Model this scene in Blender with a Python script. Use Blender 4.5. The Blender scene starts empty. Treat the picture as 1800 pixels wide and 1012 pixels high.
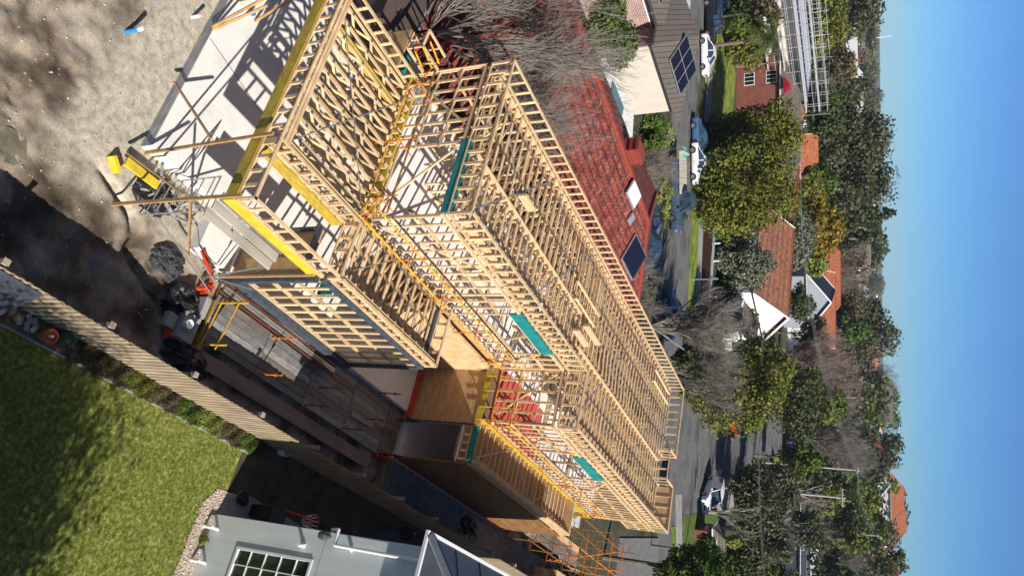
import bpy, math, random
import numpy as np
from mathutils import Vector, Matrix, noise
sc = bpy.context.scene
COL = sc.collection
RND = random.Random(11)
rad = math.radians

# ------------------------------------------------------------------ camera
CP = Vector((11.183, -15.160, 16.879))
PITCH, ROLL, YAW, FPX = rad(-25.421), rad(-0.516), rad(-30.153), 1370.695
_f = Vector((math.sin(YAW)*math.cos(PITCH), math.cos(YAW)*math.cos(PITCH), math.sin(PITCH)))
_r = Vector((math.cos(YAW), -math.sin(YAW), 0.0)); _u = _r.cross(_f)
RT = _r*math.cos(ROLL) + _u*math.sin(ROLL); UP = -_r*math.sin(ROLL) + _u*math.cos(ROLL); FW = _f
cam_d = bpy.data.cameras.new('camera'); cam = bpy.data.objects.new('camera', cam_d); COL.objects.link(cam)
cam_d.sensor_fit = 'HORIZONTAL'; cam_d.sensor_width = 36; cam_d.lens = 36*FPX/1800
cam_d.clip_start = 0.1; cam_d.clip_end = 30000
M = Matrix((UP, -RT, -FW)).transposed().to_4x4(); M.translation = CP   # the drone camera is held on its side
cam.matrix_world = M; sc.camera = cam
# ------------------------------------------------------------------ light
SUNV = Vector((1.45, -0.30, 1.0)).normalized()
s = bpy.data.lights.new('sun', 'SUN'); s.energy = 5.0; s.angle = rad(0.5); s.color = (1.0, 0.95, 0.87)
so = bpy.data.objects.new('sun', s); COL.objects.link(so)
so.rotation_euler = (-SUNV).to_track_quat('-Z', 'Y').to_euler(); so.location = (30, -10, 40)
w = bpy.data.worlds.new('World'); sc.world = w; w.use_nodes = True
nt = w.node_tree; bg = nt.nodes['Background']; sky = nt.nodes.new('ShaderNodeTexSky')
sky.sky_type = 'NISHITA'; sky.sun_disc = False
sky.sun_elevation = math.asin(SUNV.z); sky.sun_rotation = math.atan2(SUNV.x, SUNV.y)
sky.air_density = 1.0; sky.dust_density = 0.0; sky.ozone_density = 4.0; sky.altitude = 600
tint = nt.nodes.new('ShaderNodeMixRGB'); tint.blend_type = 'MULTIPLY'; tint.inputs[0].default_value = 1; 
tcw = nt.nodes.new('ShaderNodeTexCoord'); sxw = nt.nodes.new('ShaderNodeSeparateXYZ'); rw = nt.nodes.new('ShaderNodeValToRGB')
nt.links.new(tcw.outputs['Generated'], sxw.inputs[0]); nt.links.new(sxw.outputs[2], rw.inputs[0]); nt.links.new(rw.outputs[0], tint.inputs[2])
rw.color_ramp.elements[0].position = .05; rw.color_ramp.elements[0].color = (.33, .62, 1.0, 1); rw.color_ramp.elements[1].position = .5; rw.color_ramp.elements[1].color = (.60, .60, .62, 1)
nt.links.new(sky.outputs[0], tint.inputs[1]); nt.links.new(tint.outputs[0], bg.inputs[0]); bg.inputs[1].default_value = 0.078
sc.view_settings.view_transform = 'Standard'; sc.view_settings.look = 'None'
sc.view_settings.exposure = 0.45; sc.view_settings.gamma = 1.0
sc.render.engine = 'CYCLES'

# ------------------------------------------------------------------ picture-to-place helpers
def ray(x, y): return FW + UP*((x-900)/FPX) + RT*((y-506)/FPX)
GZ = -0.45
def az(x, y, z=GZ):
    d = ray(x, y); t = (z-CP.z)/d.z; return CP + d*t
def ss(a, b, v):
    t = min(1, max(0, (v-a)/(b-a))); return t*t*(3-2*t)
def terrain(x, y):
    dx, dy = x-CP.x, y-CP.y; D = math.hypot(dx, dy); a = math.degrees(math.atan2(dx, dy))
    return GZ + 13.5*ss(150, 330, D)*ss(-30, -17, a) + 3.0*ss(170, 400, D)*ss(-36, -28, a)
def ad(x, y, D):
    d = ray(x, y); return CP + d*(D/math.hypot(d.x, d.y))
def ag(x, y):
    """the place on the ground that the picture shows at x, y"""
    d = ray(x, y); h = math.hypot(d.x, d.y); D = 5.0
    while D < 3000:
        p = CP + d*(D/h)
        if p.z <= terrain(p.x, p.y): return Vector((p.x, p.y, terrain(p.x, p.y)))
        D *= 1.01
    p = CP + d*(3000/h); return Vector((p.x, p.y, terrain(p.x, p.y)))

# ------------------------------------------------------------------ mesh helpers
OFF = {}
class MB:
    def __init__(s): s.v = []; s.f = []; s.m = []; s.mi = 0
    def poly(s, pts):
        n = len(s.v); s.v += [tuple(p) for p in pts]; s.f.append(tuple(range(n, n+len(pts)))); s.m.append(s.mi)
    def hexa(s, a, b):
        """two quads a and b (lists of 4 points) joined into a closed block"""
        n = len(s.v); s.v += [tuple(p) for p in a] + [tuple(p) for p in b]
        for q in ((3,2,1,0), (4,5,6,7), (0,1,5,4), (1,2,6,5), (2,3,7,6), (3,0,4,7)):
            s.f.append(tuple(n+i for i in q)); s.m.append(s.mi)
    def box(s, x0, x1, y0, y1, z0, z1):
        if x0 > x1: x0, x1 = x1, x0
        if y0 > y1: y0, y1 = y1, y0
        s.hexa([(x0,y0,z0), (x1,y0,z0), (x1,y1,z0), (x0,y1,z0)], [(x0,y0,z1), (x1,y0,z1), (x1,y1,z1), (x0,y1,z1)])
    def bar(s, p, q, w, h, up=(0,0,1)):
        p, q = Vector(p), Vector(q); d = (q-p).normalized(); u = Vector(up)
        if abs(d.dot(u)) > .98: u = Vector((0,1,0)) if abs(d.y) < .9 else Vector((1,0,0))
        a = d.cross(u).normalized()*(w/2); b = a.cross(d).normalized()*(h/2)
        s.hexa([p-a-b, p+a-b, p+a+b, p-a+b], [q-a-b, q+a-b, q+a+b, q-a+b])
    def tube(s, p, q, r, r2=None, n=8, caps=True):
        if r2 is None: r2 = r
        p, q = Vector(p), Vector(q); d = (q-p).normalized()
        a = d.orthogonal().normalized(); b = d.cross(a); k = len(s.v)
        for c, rr in ((p, r), (q, r2)):
            for i in range(n):
                t = 2*math.pi*i/n; s.v.append(tuple(c + a*(rr*math.cos(t)) + b*(rr*math.sin(t))))
        for i in range(n):
            j = (i+1) % n; s.f.append((k+i, k+j, k+n+j, k+n+i)); s.m.append(s.mi)
        if caps:
            s.f.append(tuple(k+i for i in range(n-1, -1, -1))); s.m.append(s.mi)
            s.f.append(tuple(k+n+i for i in range(n))); s.m.append(s.mi)
    def path(s, pts, r, n=6):
        for a, b in zip(pts, pts[1:]): s.tube(a, b, r, n=n)
    def prism(s, pts, z0, z1):
        n = len(pts); k = len(s.v)
        s.v += [(p[0], p[1], z0) for p in pts] + [(p[0], p[1], z1) for p in pts]
        s.f.append(tuple(k+i for i in range(n-1, -1, -1))); s.f.append(tuple(k+n+i for i in range(n)))
        s.m += [s.mi]*2
        for i in range(n):
            j = (i+1) % n; s.f.append((k+i, k+j, k+n+j, k+n+i)); s.m.append(s.mi)
    def lathe(s, c, prof, n=16):
        k = len(s.v); c = Vector(c)
        for r, z in prof:
            for i in range(n):
                t = 2*math.pi*i/n; s.v.append((c.x+r*math.cos(t), c.y+r*math.sin(t), c.z+z))
        for a in range(len(prof)-1):
            for i in range(n):
                j = (i+1) % n; s.f.append((k+a*n+i, k+a*n+j, k+(a+1)*n+j, k+(a+1)*n+i)); s.m.append(s.mi)
    def rings(s, rings, closed=True):
        k = len(s.v); n = len(rings[0])
        for r in rings: s.v += [tuple(p) for p in r]
        for a in range(len(rings)-1):
            for i in range(n if closed else n-1):
                j = (i+1) % n; s.f.append((k+a*n+i, k+a*n+j, k+(a+1)*n+j, k+(a+1)*n+i)); s.m.append(s.mi)
        s.f.append(tuple(k+i for i in range(n-1, -1, -1))); s.f.append(tuple(k+(len(rings)-1)*n+i for i in range(n)))
        s.m += [s.mi]*2
    def build(s, name, mats, parent=None, smooth=False, local=False):
        if not isinstance(mats, (list, tuple)): mats = [mats]
        me = bpy.data.meshes.new(name)
        o = bpy.data.objects.new(name, me); COL.objects.link(o)
        off = Vector((0,0,0))
        if parent is not None:
            o.parent = parent
            off = OFF.get(parent.name, Vector((0,0,0)))
            OFF[o.name] = off
        elif not local:
            A = np.array(s.v); off = Vector(((A[:,0].min()+A[:,0].max())/2, (A[:,1].min()+A[:,1].max())/2, A[:,2].min()))
            o.location = off; OFF[o.name] = off
        if local: off = Vector((0,0,0))
        me.from_pydata([(a-off.x, b-off.y, c-off.z) for a, b, c in s.v], [], s.f)
        for m in mats: me.materials.append(m)
        if len(mats) > 1: me.polygons.foreach_set('material_index', s.m)
        if smooth: me.polygons.foreach_set('use_smooth', [True]*len(s.f))
        me.update(); return o
def split_build(mb, name, mats, parent):
    # one object for every separate piece in the builder
    par = list(range(len(mb.v)))
    def fd(i):
        while par[i] != i: par[i] = par[par[i]]; i = par[i]
        return i
    for f in mb.f:
        a = fd(f[0])
        for i in f[1:]: par[fd(i)] = a
    grp = {}
    for k, f in enumerate(mb.f): grp.setdefault(fd(f[0]), []).append(k)
    out = []
    for fs in grp.values():
        m2 = MB(); ix = {}
        for k in fs:
            t = []
            for i in mb.f[k]:
                if i not in ix: ix[i] = len(m2.v); m2.v.append(mb.v[i])
                t.append(ix[i])
            m2.f.append(tuple(t)); m2.m.append(mb.m[k])
        out.append(m2.build(name, mats, parent))
    return out
def tag(o, label=None, cat=None, group=None, kind=None):
    if label: o['label'] = label
    if cat: o['category'] = cat
    if group: o['group'] = group
    if kind: o['kind'] = kind
    return o
def thing(name, loc, label, cat, group=None, rz=0.0):
    o = bpy.data.objects.new(name, None); COL.objects.link(o); o.location = loc; o.rotation_euler.z = rz
    o.empty_display_size = .3; OFF[o.name] = Vector(loc); return tag(o, label, cat, group)
def copy_tree(o, parent=None):
    c = o.copy(); COL.objects.link(c)
    if parent is not None: c.parent = parent
    for ch in [x for x in bpy.data.objects if x.parent == o]: copy_tree(ch, c)
    return c

# ------------------------------------------------------------------ materials
MATS = {}
def mat(name, c1, c2=None, scale=6.0, rough=.75, bump=0.0, metal=0.0, stretch=(1,1,1), detail=4, spec=.3, rnd=0.0, ramp=(.35,.65), trans=0.0):
    if name in MATS: return MATS[name]
    m = bpy.data.materials.new(name); m.use_nodes = True; t = m.node_tree; N = t.nodes; L = t.links
    p = N['Principled BSDF']; p.inputs['Roughness'].default_value = rough; p.inputs['Metallic'].default_value = metal
    p.inputs['Specular IOR Level'].default_value = spec
    if c2 is None: c2 = tuple(x*.8 for x in c1)
    tc = N.new('ShaderNodeTexCoord'); mp = N.new('ShaderNodeMapping'); mp.inputs['Scale'].default_value = stretch
    nz = N.new('ShaderNodeTexNoise'); nz.inputs['Scale'].default_value = scale; nz.inputs['Detail'].default_value = detail
    cr = N.new('ShaderNodeValToRGB'); e = cr.color_ramp.elements
    e[0].position = ramp[0]; e[1].position = ramp[1]; e[0].color = (*c2, 1); e[1].color = (*c1, 1)
    L.new(tc.outputs['Object'], mp.inputs[0]); L.new(mp.outputs[0], nz.inputs[0]); L.new(nz.outputs[0], cr.inputs[0])
    out = cr.outputs[0]
    if rnd:
        oi = N.new('ShaderNodeObjectInfo'); mr = N.new('ShaderNodeMapRange'); hv = N.new('ShaderNodeHueSaturation')
        mr.inputs[3].default_value = 1-rnd; mr.inputs[4].default_value = 1+rnd
        L.new(oi.outputs['Random'], mr.inputs[0]); L.new(mr.outputs[0], hv.inputs['Value']); L.new(out, hv.inputs['Color']); out = hv.outputs[0]
    L.new(out, p.inputs['Base Color'])
    if bump:
        b = N.new('ShaderNodeBump'); b.inputs['Strength'].default_value = bump; b.inputs['Distance'].default_value = .05
        L.new(nz.outputs[0], b.inputs['Height']); L.new(b.outputs[0], p.inputs['Normal'])
    if trans:
        tr = N.new('ShaderNodeBsdfTranslucent'); mx = N.new('ShaderNodeMixShader'); mx.inputs[0].default_value = trans
        L.new(out, tr.inputs[0]); L.new(p.outputs[0], mx.inputs[1]); L.new(tr.outputs[0], mx.inputs[2])
        L.new(mx.outputs[0], N['Material Output'].inputs[0])
    MATS[name] = m; return m
def island(m, amt=.22):
    # board-to-board variation: every separate board gets its own tone
    t = m.node_tree; N = t.nodes; L = t.links; p = N['Principled BSDF']; src = p.inputs['Base Color'].links[0].from_socket
    ge = N.new('ShaderNodeNewGeometry'); mr = N.new('ShaderNodeMapRange'); mr.inputs[3].default_value = 1-amt; mr.inputs[4].default_value = 1+amt*.7
    m2 = N.new('ShaderNodeMapRange'); m2.inputs[3].default_value = .49; m2.inputs[4].default_value = .508; m3 = N.new('ShaderNodeMath'); m3.operation = 'FRACT'; m4 = N.new('ShaderNodeMath'); m4.operation = 'MULTIPLY'; m4.inputs[1].default_value = 17.3
    L.new(ge.outputs['Random Per Island'], m4.inputs[0]); L.new(m4.outputs[0], m3.inputs[0]); L.new(m3.outputs[0], m2.inputs[0])
    hv = N.new('ShaderNodeHueSaturation'); L.new(ge.outputs['Random Per Island'], mr.inputs[0]); L.new(mr.outputs[0], hv.inputs['Value']); L.new(m2.outputs[0], hv.inputs['Hue']); L.new(src, hv.inputs['Color']); L.new(hv.outputs[0], p.inputs['Base Color']); return m
def multi(name, cols, scale=3.0, rough=.9, bump=.0, detail=8, dist=.05, extra=None, spec=.2):
    """noise through a ramp of several colours; extra = (scale, amount) of a finer speckle"""
    if name in MATS: return MATS[name]
    m = mat(name, cols[0][1], scale=scale, rough=rough, bump=bump, detail=detail, spec=spec); N = m.node_tree.nodes; L = m.node_tree.links
    cr = [n for n in N if n.type == 'VALTORGB'][0]; el = cr.color_ramp.elements
    while len(el) < len(cols): el.new(.5)
    for e, (q, c) in zip(el, cols): e.position = q; e.color = (*c, 1)
    for n in N:
        if n.type == 'BUMP': n.inputs['Distance'].default_value = dist
    if extra:
        p = N['Principled BSDF']; n2 = N.new('ShaderNodeTexNoise'); n2.inputs['Scale'].default_value = extra[0]; n2.inputs['Detail'].default_value = 5
        tc = [n for n in N if n.type == 'TEX_COORD'][0]; L.new(tc.outputs['Object'], n2.inputs[0])
        mr = N.new('ShaderNodeMapRange'); mr.inputs[1].default_value = .3; mr.inputs[2].default_value = .7
        mr.inputs[3].default_value = 1-extra[1]; mr.inputs[4].default_value = 1+extra[1]
        L.new(n2.outputs[0], mr.inputs[0]); hv = N.new('ShaderNodeHueSaturation'); L.new(mr.outputs[0], hv.inputs['Value'])
        L.new(cr.outputs[0], hv.inputs['Color']); L.new(hv.outputs[0], p.inputs['Base Color'])
        for n in N:
            if n.type == 'BUMP': L.new(n2.outputs[0], n.inputs['Height'])
    return m
def brickmat(name, c1, c2, mortar, bw=.3, bh=.1, ms=.012, vec='xz', rough=.85, bump=.4, off=.5, noisy=.25, stretchz=1.0):
    if name in MATS: return MATS[name]
    m = bpy.data.materials.new(name); m.use_nodes = True; t = m.node_tree; N = t.nodes; L = t.links; p = N['Principled BSDF']
    p.inputs['Roughness'].default_value = rough; p.inputs['Specular IOR Level'].default_value = .25
    tc = N.new('ShaderNodeTexCoord'); sx = N.new('ShaderNodeSeparateXYZ'); cb = N.new('ShaderNodeCombineXYZ')
    L.new(tc.outputs['Object'], sx.inputs[0])
    if vec == 'xz':
        ad_ = N.new('ShaderNodeMath'); ad_.operation = 'ADD'; L.new(sx.outputs[0], ad_.inputs[0]); L.new(sx.outputs[1], ad_.inputs[1]); L.new(ad_.outputs[0], cb.inputs[0])
    else: L.new(sx.outputs[0 if vec == 'x' else 1], cb.inputs[0])
    mz = N.new('ShaderNodeMath'); mz.operation = 'MULTIPLY'; mz.inputs[1].default_value = stretchz
    L.new(sx.outputs[2], mz.inputs[0]); L.new(mz.outputs[0], cb.inputs[1])
    br = N.new('ShaderNodeTexBrick'); L.new(cb.outputs[0], br.inputs[0]); br.offset = off
    br.inputs['Scale'].default_value = 1; br.inputs['Brick Width'].default_value = bw; br.inputs['Row Height'].default_value = bh
    br.inputs['Mortar Size'].default_value = ms; br.inputs['Color1'].default_value = (*c1, 1); br.inputs['Color2'].default_value = (*c2, 1); br.inputs['Mortar'].default_value = (*mortar, 1)
    nz = N.new('ShaderNodeTexNoise'); nz.inputs['Scale'].default_value = 1.7; nz.inputs['Detail'].default_value = 8; L.new(tc.outputs['Object'], nz.inputs[0])
    mr = N.new('ShaderNodeMapRange'); mr.inputs[1].default_value = .3; mr.inputs[2].default_value = .7; mr.inputs[3].default_value = 1-noisy; mr.inputs[4].default_value = 1+noisy
    hv = N.new('ShaderNodeHueSaturation'); L.new(nz.outputs[0], mr.inputs[0]); L.new(mr.outputs[0], hv.inputs['Value']); L.new(br.outputs[0], hv.inputs['Color'])
    L.new(hv.outputs[0], p.inputs['Base Color'])
    b = N.new('ShaderNodeBump'); b.inputs['Strength'].default_value = bump; b.inputs['Distance'].default_value = .03; b.invert = True
    L.new(br.outputs['Fac'], b.inputs['Height']); L.new(b.outputs[0], p.inputs['Normal'])
    MATS[name] = m; return m
PINE = mat('pine', (.73,.54,.305), (.57,.395,.20), scale=3, stretch=(1,1,6), rough=.7, rnd=.13)
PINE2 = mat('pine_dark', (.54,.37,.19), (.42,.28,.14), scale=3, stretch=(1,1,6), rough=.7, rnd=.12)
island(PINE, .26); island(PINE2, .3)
HARD = mat('brace_wood', (.48,.30,.12), (.34,.20,.08), scale=5, rough=.75)
LVL = mat('yellow_beam', (.56,.40,.055), (.38,.26,.035), scale=4, stretch=(1,1,3), rough=.55, detail=6)
LVLB = mat('yellow_beam_bright', (.76,.56,.045), (.58,.42,.035), scale=4, rough=.5)
PLY = mat('plywood', (.55,.35,.17), (.40,.24,.11), scale=2.2, stretch=(1,1,4), rough=.7, detail=7)
PLYL = mat('plywood_light', (.68,.47,.26), (.56,.36,.18), scale=2.5, rough=.7)
PLYD = mat('sheathing_brown', (.26,.13,.05), (.17,.085,.03), scale=1.5, stretch=(1,1,3), rough=.6)
NAILP = mat('nail_plate', (.32,.34,.34), rough=.4, metal=.7)
STEELD = mat('dark_steel', (.085,.11,.14), (.05,.065,.085), scale=6, rough=.5, metal=.2)
GALV = mat('galvanised_steel', (.52,.54,.55), (.36,.38,.39), scale=8, rough=.4, metal=.7)
ALU = mat('aluminium', (.68,.69,.70), (.5,.5,.5), scale=4, rough=.35, metal=.7)
YTUBE = mat('yellow_tube', (.78,.46,.04), (.48,.22,.02), scale=3.5, rough=.45, detail=6)
OTUBE = mat('orange_tube', (.80,.26,.02), (.38,.10,.02), scale=6, rough=.5, detail=6)
RUST = mat('rusty_tube', (.36,.15,.03), (.16,.06,.02), scale=7, rough=.7, detail=6)
TEAL = mat('teal_treated', (.012,.25,.24), (.008,.17,.17), scale=3, rough=.6)
ORNG = mat('orange_film', (.62,.07,.025), (.45,.045,.018), scale=7, rough=.5)
BLKP = mat('black_plastic', (.02,.021,.023), (.012,.012,.013), scale=9, rough=.42, bump=.5, spec=.5)
SLAB = multi('slab_concrete', [(.3,(.68,.665,.62)), (.55,(.77,.755,.71)), (.75,(.73,.72,.68))], scale=1.1, rough=.8, bump=.04, extra=(9,.05))
CONCG = mat('grey_concrete', (.38,.37,.36), (.27,.265,.26), scale=3, rough=.85, bump=.15, detail=8)
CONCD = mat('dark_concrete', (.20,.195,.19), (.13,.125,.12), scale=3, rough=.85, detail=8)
WFLOOR = mat('white_floor_sheet', (.82,.80,.78), (.74,.72,.70), scale=2, rough=.5)
RFLOOR = mat('red_floor_sheet', (.60,.11,.085), (.48,.08,.06), scale=3, rough=.5)
WHITE = mat('white_paint', (.80,.80,.79), (.74,.74,.73), scale=3, rough=.45)
WALLG = mat('pale_grey_render', (.67,.71,.68), (.57,.61,.585), scale=2.2, stretch=(1.6,1.6,.22), rough=.8, bump=.05, detail=9)
GLASS = mat('dark_glass', (.02,.035,.035), (.008,.014,.016), scale=1.5, rough=.06, spec=.8)
GLASSB = mat('blue_glass', (.04,.07,.10), (.015,.03,.05), scale=1.5, rough=.08, spec=.8)
BLACK = mat('black_matt', (.015,.015,.016), rough=.6)
RUBBER = mat('rubber', (.02,.02,.02), rough=.8)
REDP = mat('red_paint', (.55,.02,.03), rough=.4)
BLUEP = mat('blue_plastic', (.02,.20,.55), rough=.4)

# ------------------------------------------------------------------ ground, roads
def grid_mesh(name, xs, ys, zf, m, kind='structure'):
    nx, ny = len(xs), len(ys); v = [(x, y, zf(x, y)) for y in ys for x in xs]
    f = [(j*nx+i, j*nx+i+1, (j+1)*nx+i+1, (j+1)*nx+i) for j in range(ny-1) for i in range(nx-1)]
    me = bpy.data.meshes.new(name); me.from_pydata(v, [], f); me.materials.append(m); me.polygons.foreach_set('use_smooth', [True]*len(f))
    o = bpy.data.objects.new(name, me); COL.objects.link(o); return tag(o, kind=kind)
GROUNDM = multi('suburb_ground', [(.3,(.035,.038,.02)), (.5,(.075,.072,.048)), (.62,(.05,.062,.025)), (.75,(.12,.105,.08))], scale=.25, extra=(3,.3))
geo = sorted(set([round(-45+3*i, 2) for i in range(60)] + [-20000,-12000,-8000,-5000,-3000,-2000,-1400] + [-1000+40*i for i in range(24)] + [150,250,400,700,1200,2500]))
gys = sorted(set([-400,-200,-100,-60] + [-45+3*i for i in range(50)] + [110+20*i for i in range(40)] + [1000,1300,1800,2600,4000,7000,12000,22000]))
grid_mesh('ground', geo, gys, lambda x, y: terrain(x, y)-(1.5 if -12 < x < 5.5 and -12 < y < 25 else .08), GROUNDM)
# building-site earth: pale crushed rock by the slab, brown churned mud further out
def site_mat():
    m = bpy.data.materials.new('site_earth'); m.use_nodes = True; t = m.node_tree; N = t.nodes; L = t.links; p = N['Principled BSDF']
    p.inputs['Roughness'].default_value = .92; p.inputs['Specular IOR Level'].default_value = .15
    tc = N.new('ShaderNodeTexCoord'); at = N.new('ShaderNodeAttribute'); at.attribute_name = 'rock'
    def nz(sc_, d=8):
        n = N.new('ShaderNodeTexNoise'); n.inputs['Scale'].default_value = sc_; n.inputs['Detail'].default_value = d; L.new(tc.outputs['Object'], n.inputs[0]); return n
    n1, n2, n3 = nz(.9), nz(5, 12), nz(30, 6)
    def ramp(n, stops):
        r = N.new('ShaderNodeValToRGB'); e = r.color_ramp.elements
        while len(e) < len(stops): e.new(.5)
        for q, (a, c) in zip(e, stops): q.position = a; q.color = (*c, 1)
        L.new(n.outputs[0], r.inputs[0]); return r
    mud = ramp(n1, [(.36,(.075,.055,.04)), (.46,(.15,.115,.083)), (.55,(.28,.225,.17)), (.66,(.38,.32,.25)), (.76,(.13,.10,.075))])
    rock = ramp(n2, [(.32,(.34,.30,.225)), (.5,(.47,.42,.33)), (.68,(.54,.485,.39))])
    mx = N.new('ShaderNodeMixRGB'); L.new(at.outputs['Fac'], mx.inputs[0]); L.new(mud.outputs[0], mx.inputs[1]); L.new(rock.outputs[0], mx.inputs[2])
    mr = N.new('ShaderNodeMapRange'); mr.inputs[1].default_value = .3; mr.inputs[2].default_value = .7; mr.inputs[3].default_value = .72; mr.inputs[4].default_value = 1.25
    L.new(n3.outputs[0], mr.inputs[0]); hv = N.new('ShaderNodeHueSaturation'); L.new(mr.outputs[0], hv.inputs['Value']); L.new(mx.outputs[0], hv.inputs['Color'])
    L.new(hv.outputs[0], p.inputs['Base Color'])
    b = N.new('ShaderNodeBump'); b.inputs['Strength'].default_value = .45; b.inputs['Distance'].default_value = .04
    b2 = N.new('ShaderNodeBump'); b2.inputs['Strength'].default_value = .45; b2.inputs['Distance'].default_value = .012
    L.new(n2.outputs[0], b.inputs['Height']); L.new(n3.outputs[0], b2.inputs['Height']); L.new(b.outputs[0], b2.inputs['Normal']); L.new(b2.outputs[0], p.inputs['Normal']); return m
def fbm(x, y, s, o=3): return noise.fractal(Vector((x*s, y*s, 3.1)), 1.0, 2.0, o)
def rockness(x, y):
    n = fbm(x, y, .5, 4)*1.1
    a = ss(-7.9, -6.2, y + n) * (1-ss(1.9, 3.2, x + n*.8))
    return a
def site_z(x, y):
    k = rockness(x, y); rough_ = (1-k)*.055 + .013
    z = -.42 + rough_*fbm(x, y, 2.3, 6)*1.7 + .03*fbm(x+9, y, .5, 2)
    # dug trench lip running from the slab corner towards the fence side
    ty = -6.05 + (x-1.7)*.0 ; d = abs((y+5.3) - (x-1.9)*1.25 + .35*math.sin(x*4))
    if 1.9 < x < 4.4: z -= .28*math.exp(-(d/.22)**2)*ss(1.9, 2.3, x)*(1-ss(3.9, 4.4, x))
    # wheel ruts curving across the muddy corner
    for q in (0, .9): z -= (1-k)*.06*math.exp(-(((y+8.6+q)-.35*x+.12*math.sin(x*1.3))/.13)**2)
    if x > 5.6: z -= (x-5.6)*.1
    if y > -4.7 and x < 2.6: z = min(z, -.30)
    return z
xs = [-12+.09*i for i in range(200)]; ys = [-12+.09*i for i in range(130)] + [-.3+.4*i for i in range(1, 66)]
site = grid_mesh('site_earth', xs, ys, site_z, site_mat())
at = site.data.attributes.new('rock', 'FLOAT', 'POINT'); at.data.foreach_set('value', [rockness(v.co.x, v.co.y) for v in site.data.vertices])
stones = MB()
for i in range(800):
    x, y = RND.uniform(-6, 5.4), RND.uniform(-10, -2)
    if y > -4.9 and x < 1.2: continue
    r = RND.choice([.010,.012,.015,.018,.03]) ; z = site_z(x, y)
    n = 5; a0 = RND.uniform(0, 6)
    stones.rings([[(x+r*q*math.cos(a0+k*6.283/n)*RND.uniform(.8,1.2), y+r*q*math.sin(a0+k*6.283/n), z+h*r) for k in range(n)] for q, h in ((1.1,-.2), (1,.4), (.5,.8))])
tag(stones.build('loose_stones', mat('stone', (.50,.45,.37), (.28,.23,.18), scale=2)), 'loose pale stones and clods scattered over the site earth', 'stones', kind='stuff')
# puddle at the rim of the earth
pd = MB(); c = az(14, 255, -.44)
pts = [(c.x+RND.uniform(.75,1.1)*math.cos(t)*.42, c.y+RND.uniform(.8,1.1)*math.sin(t)*.5) for t in [i*.35 for i in range(18)]]
pd.prism(pts, -.60, -.425); tag(pd.build('puddle', mat('muddy_water', (.22,.20,.13), (.13,.12,.08), scale=4, rough=.04, spec=.7)), kind='structure')
# lawn of the right-hand neighbour
LAWN = multi('lawn_turf', [(.30,(.075,.12,.015)), (.45,(.15,.19,.028)), (.57,(.25,.255,.06)), (.72,(.40,.34,.15))], scale=8.5, detail=12, bump=.6, dist=.02, extra=(48,.45))
grid_mesh('lawn', [6.35+.25*i for i in range(35)], [-13+.25*i for i in range(64)], lambda x, y: -.452+.01*fbm(x, y, 1.2, 2), LAWN)
def blades(name, n, xr, yr, z, h, mats, label, test=lambda x, y: True, seed=1):
    g = np.random.RandomState(seed); P = []
    while len(P) < n:
        x, y = g.uniform(*xr), g.uniform(*yr)
        if test(x, y): P.append((x, y))
    P = np.array(P); a = g.uniform(0, 6.28, n); wd = g.uniform(.004, .010, n)*h/.05; hh = g.uniform(.5, 1.2, n)*h; ln = g.uniform(-.7, .7, (n, 2))*hh[:,None]
    V = np.zeros((n, 3, 3)); V[:,0,:2] = P + np.stack([np.cos(a)*wd, np.sin(a)*wd], 1); V[:,1,:2] = P - np.stack([np.cos(a)*wd, np.sin(a)*wd], 1); V[:,2,:2] = P + ln
    V[:,:2,2] = z; V[:,2,2] = z + hh
    me = bpy.data.meshes.new(name); me.vertices.add(3*n); me.vertices.foreach_set('co', V.reshape(-1)); me.loops.add(3*n); me.polygons.add(n)
    me.loops.foreach_set('vertex_index', np.arange(3*n)); me.polygons.foreach_set('loop_start', np.arange(0, 3*n, 3)); me.update()
    for m in mats: me.materials.append(m)
    me.polygons.foreach_set('material_index', g.randint(0, len(mats), n)); me.update(calc_edges=True)
    o = bpy.data.objects.new(name, me); COL.objects.link(o); return tag(o, label, 'grass', kind='stuff')
GR1 = mat('blade_green', (.16,.23,.035), (.10,.15,.02), scale=1.2, rough=.6, trans=.3)
GR2 = mat('blade_straw', (.42,.37,.16), (.20,.23,.05), scale=5, rough=.7, trans=.2)
blades('grass', 60000, (6.5, 12), (-7, 2.3), -.45, .045, [GR1, GR1, GR2], 'short winter lawn of green and straw blades behind the pale rendered house', lambda x, y: not (x > 7.7 and y > 1.75))
# side passage, path and pebble strip of the neighbour
g = MB(); g.box(5.98, 8.45, 2.45, 40, -.9, -.444); tag(g.build('side_passage', multi('passage_earth', [(.3,(.05,.04,.03)), (.6,(.10,.085,.06))], scale=2, extra=(30,.3))), kind='structure')
g = MB(); g.prism([(7.55, 2.95), (8.42, 2.32), (8.42, 9.5), (8.0, 9.5)], -.6, -.41); tag(g.build('path', CONCG), kind='structure')
g = MB(); g.prism([(7.75, 2.05), (8.2, 1.75), (9.2, 1.7), (12, 1.62), (12, 2.3), (8.42, 2.3), (7.7, 2.9)], -.6, -.43)
PEB = multi('pebbles', [(.3,(.30,.22,.16)), (.5,(.55,.45,.36)), (.7,(.75,.68,.60))], scale=22, bump=.8, dist=.04, extra=(45,.3)); tag(g.build('pebble_strip', PEB), kind='structure')
peb = MB()
for i in range(1700):
    x, y = RND.uniform(7.75, 12), RND.uniform(1.66, 2.28)
    if x < 8.3: y += (8.3-x)*.7
    r = RND.uniform(.012, .026); a0 = RND.uniform(0, 6)
    peb.rings([[(x+r*q*math.cos(a0+k*1.2566), y+r*q*math.sin(a0+k*1.2566), -.43+h*r) for k in range(5)] for q, h in ((1,0), (.9,.7), (.4,1.1))])
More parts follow.
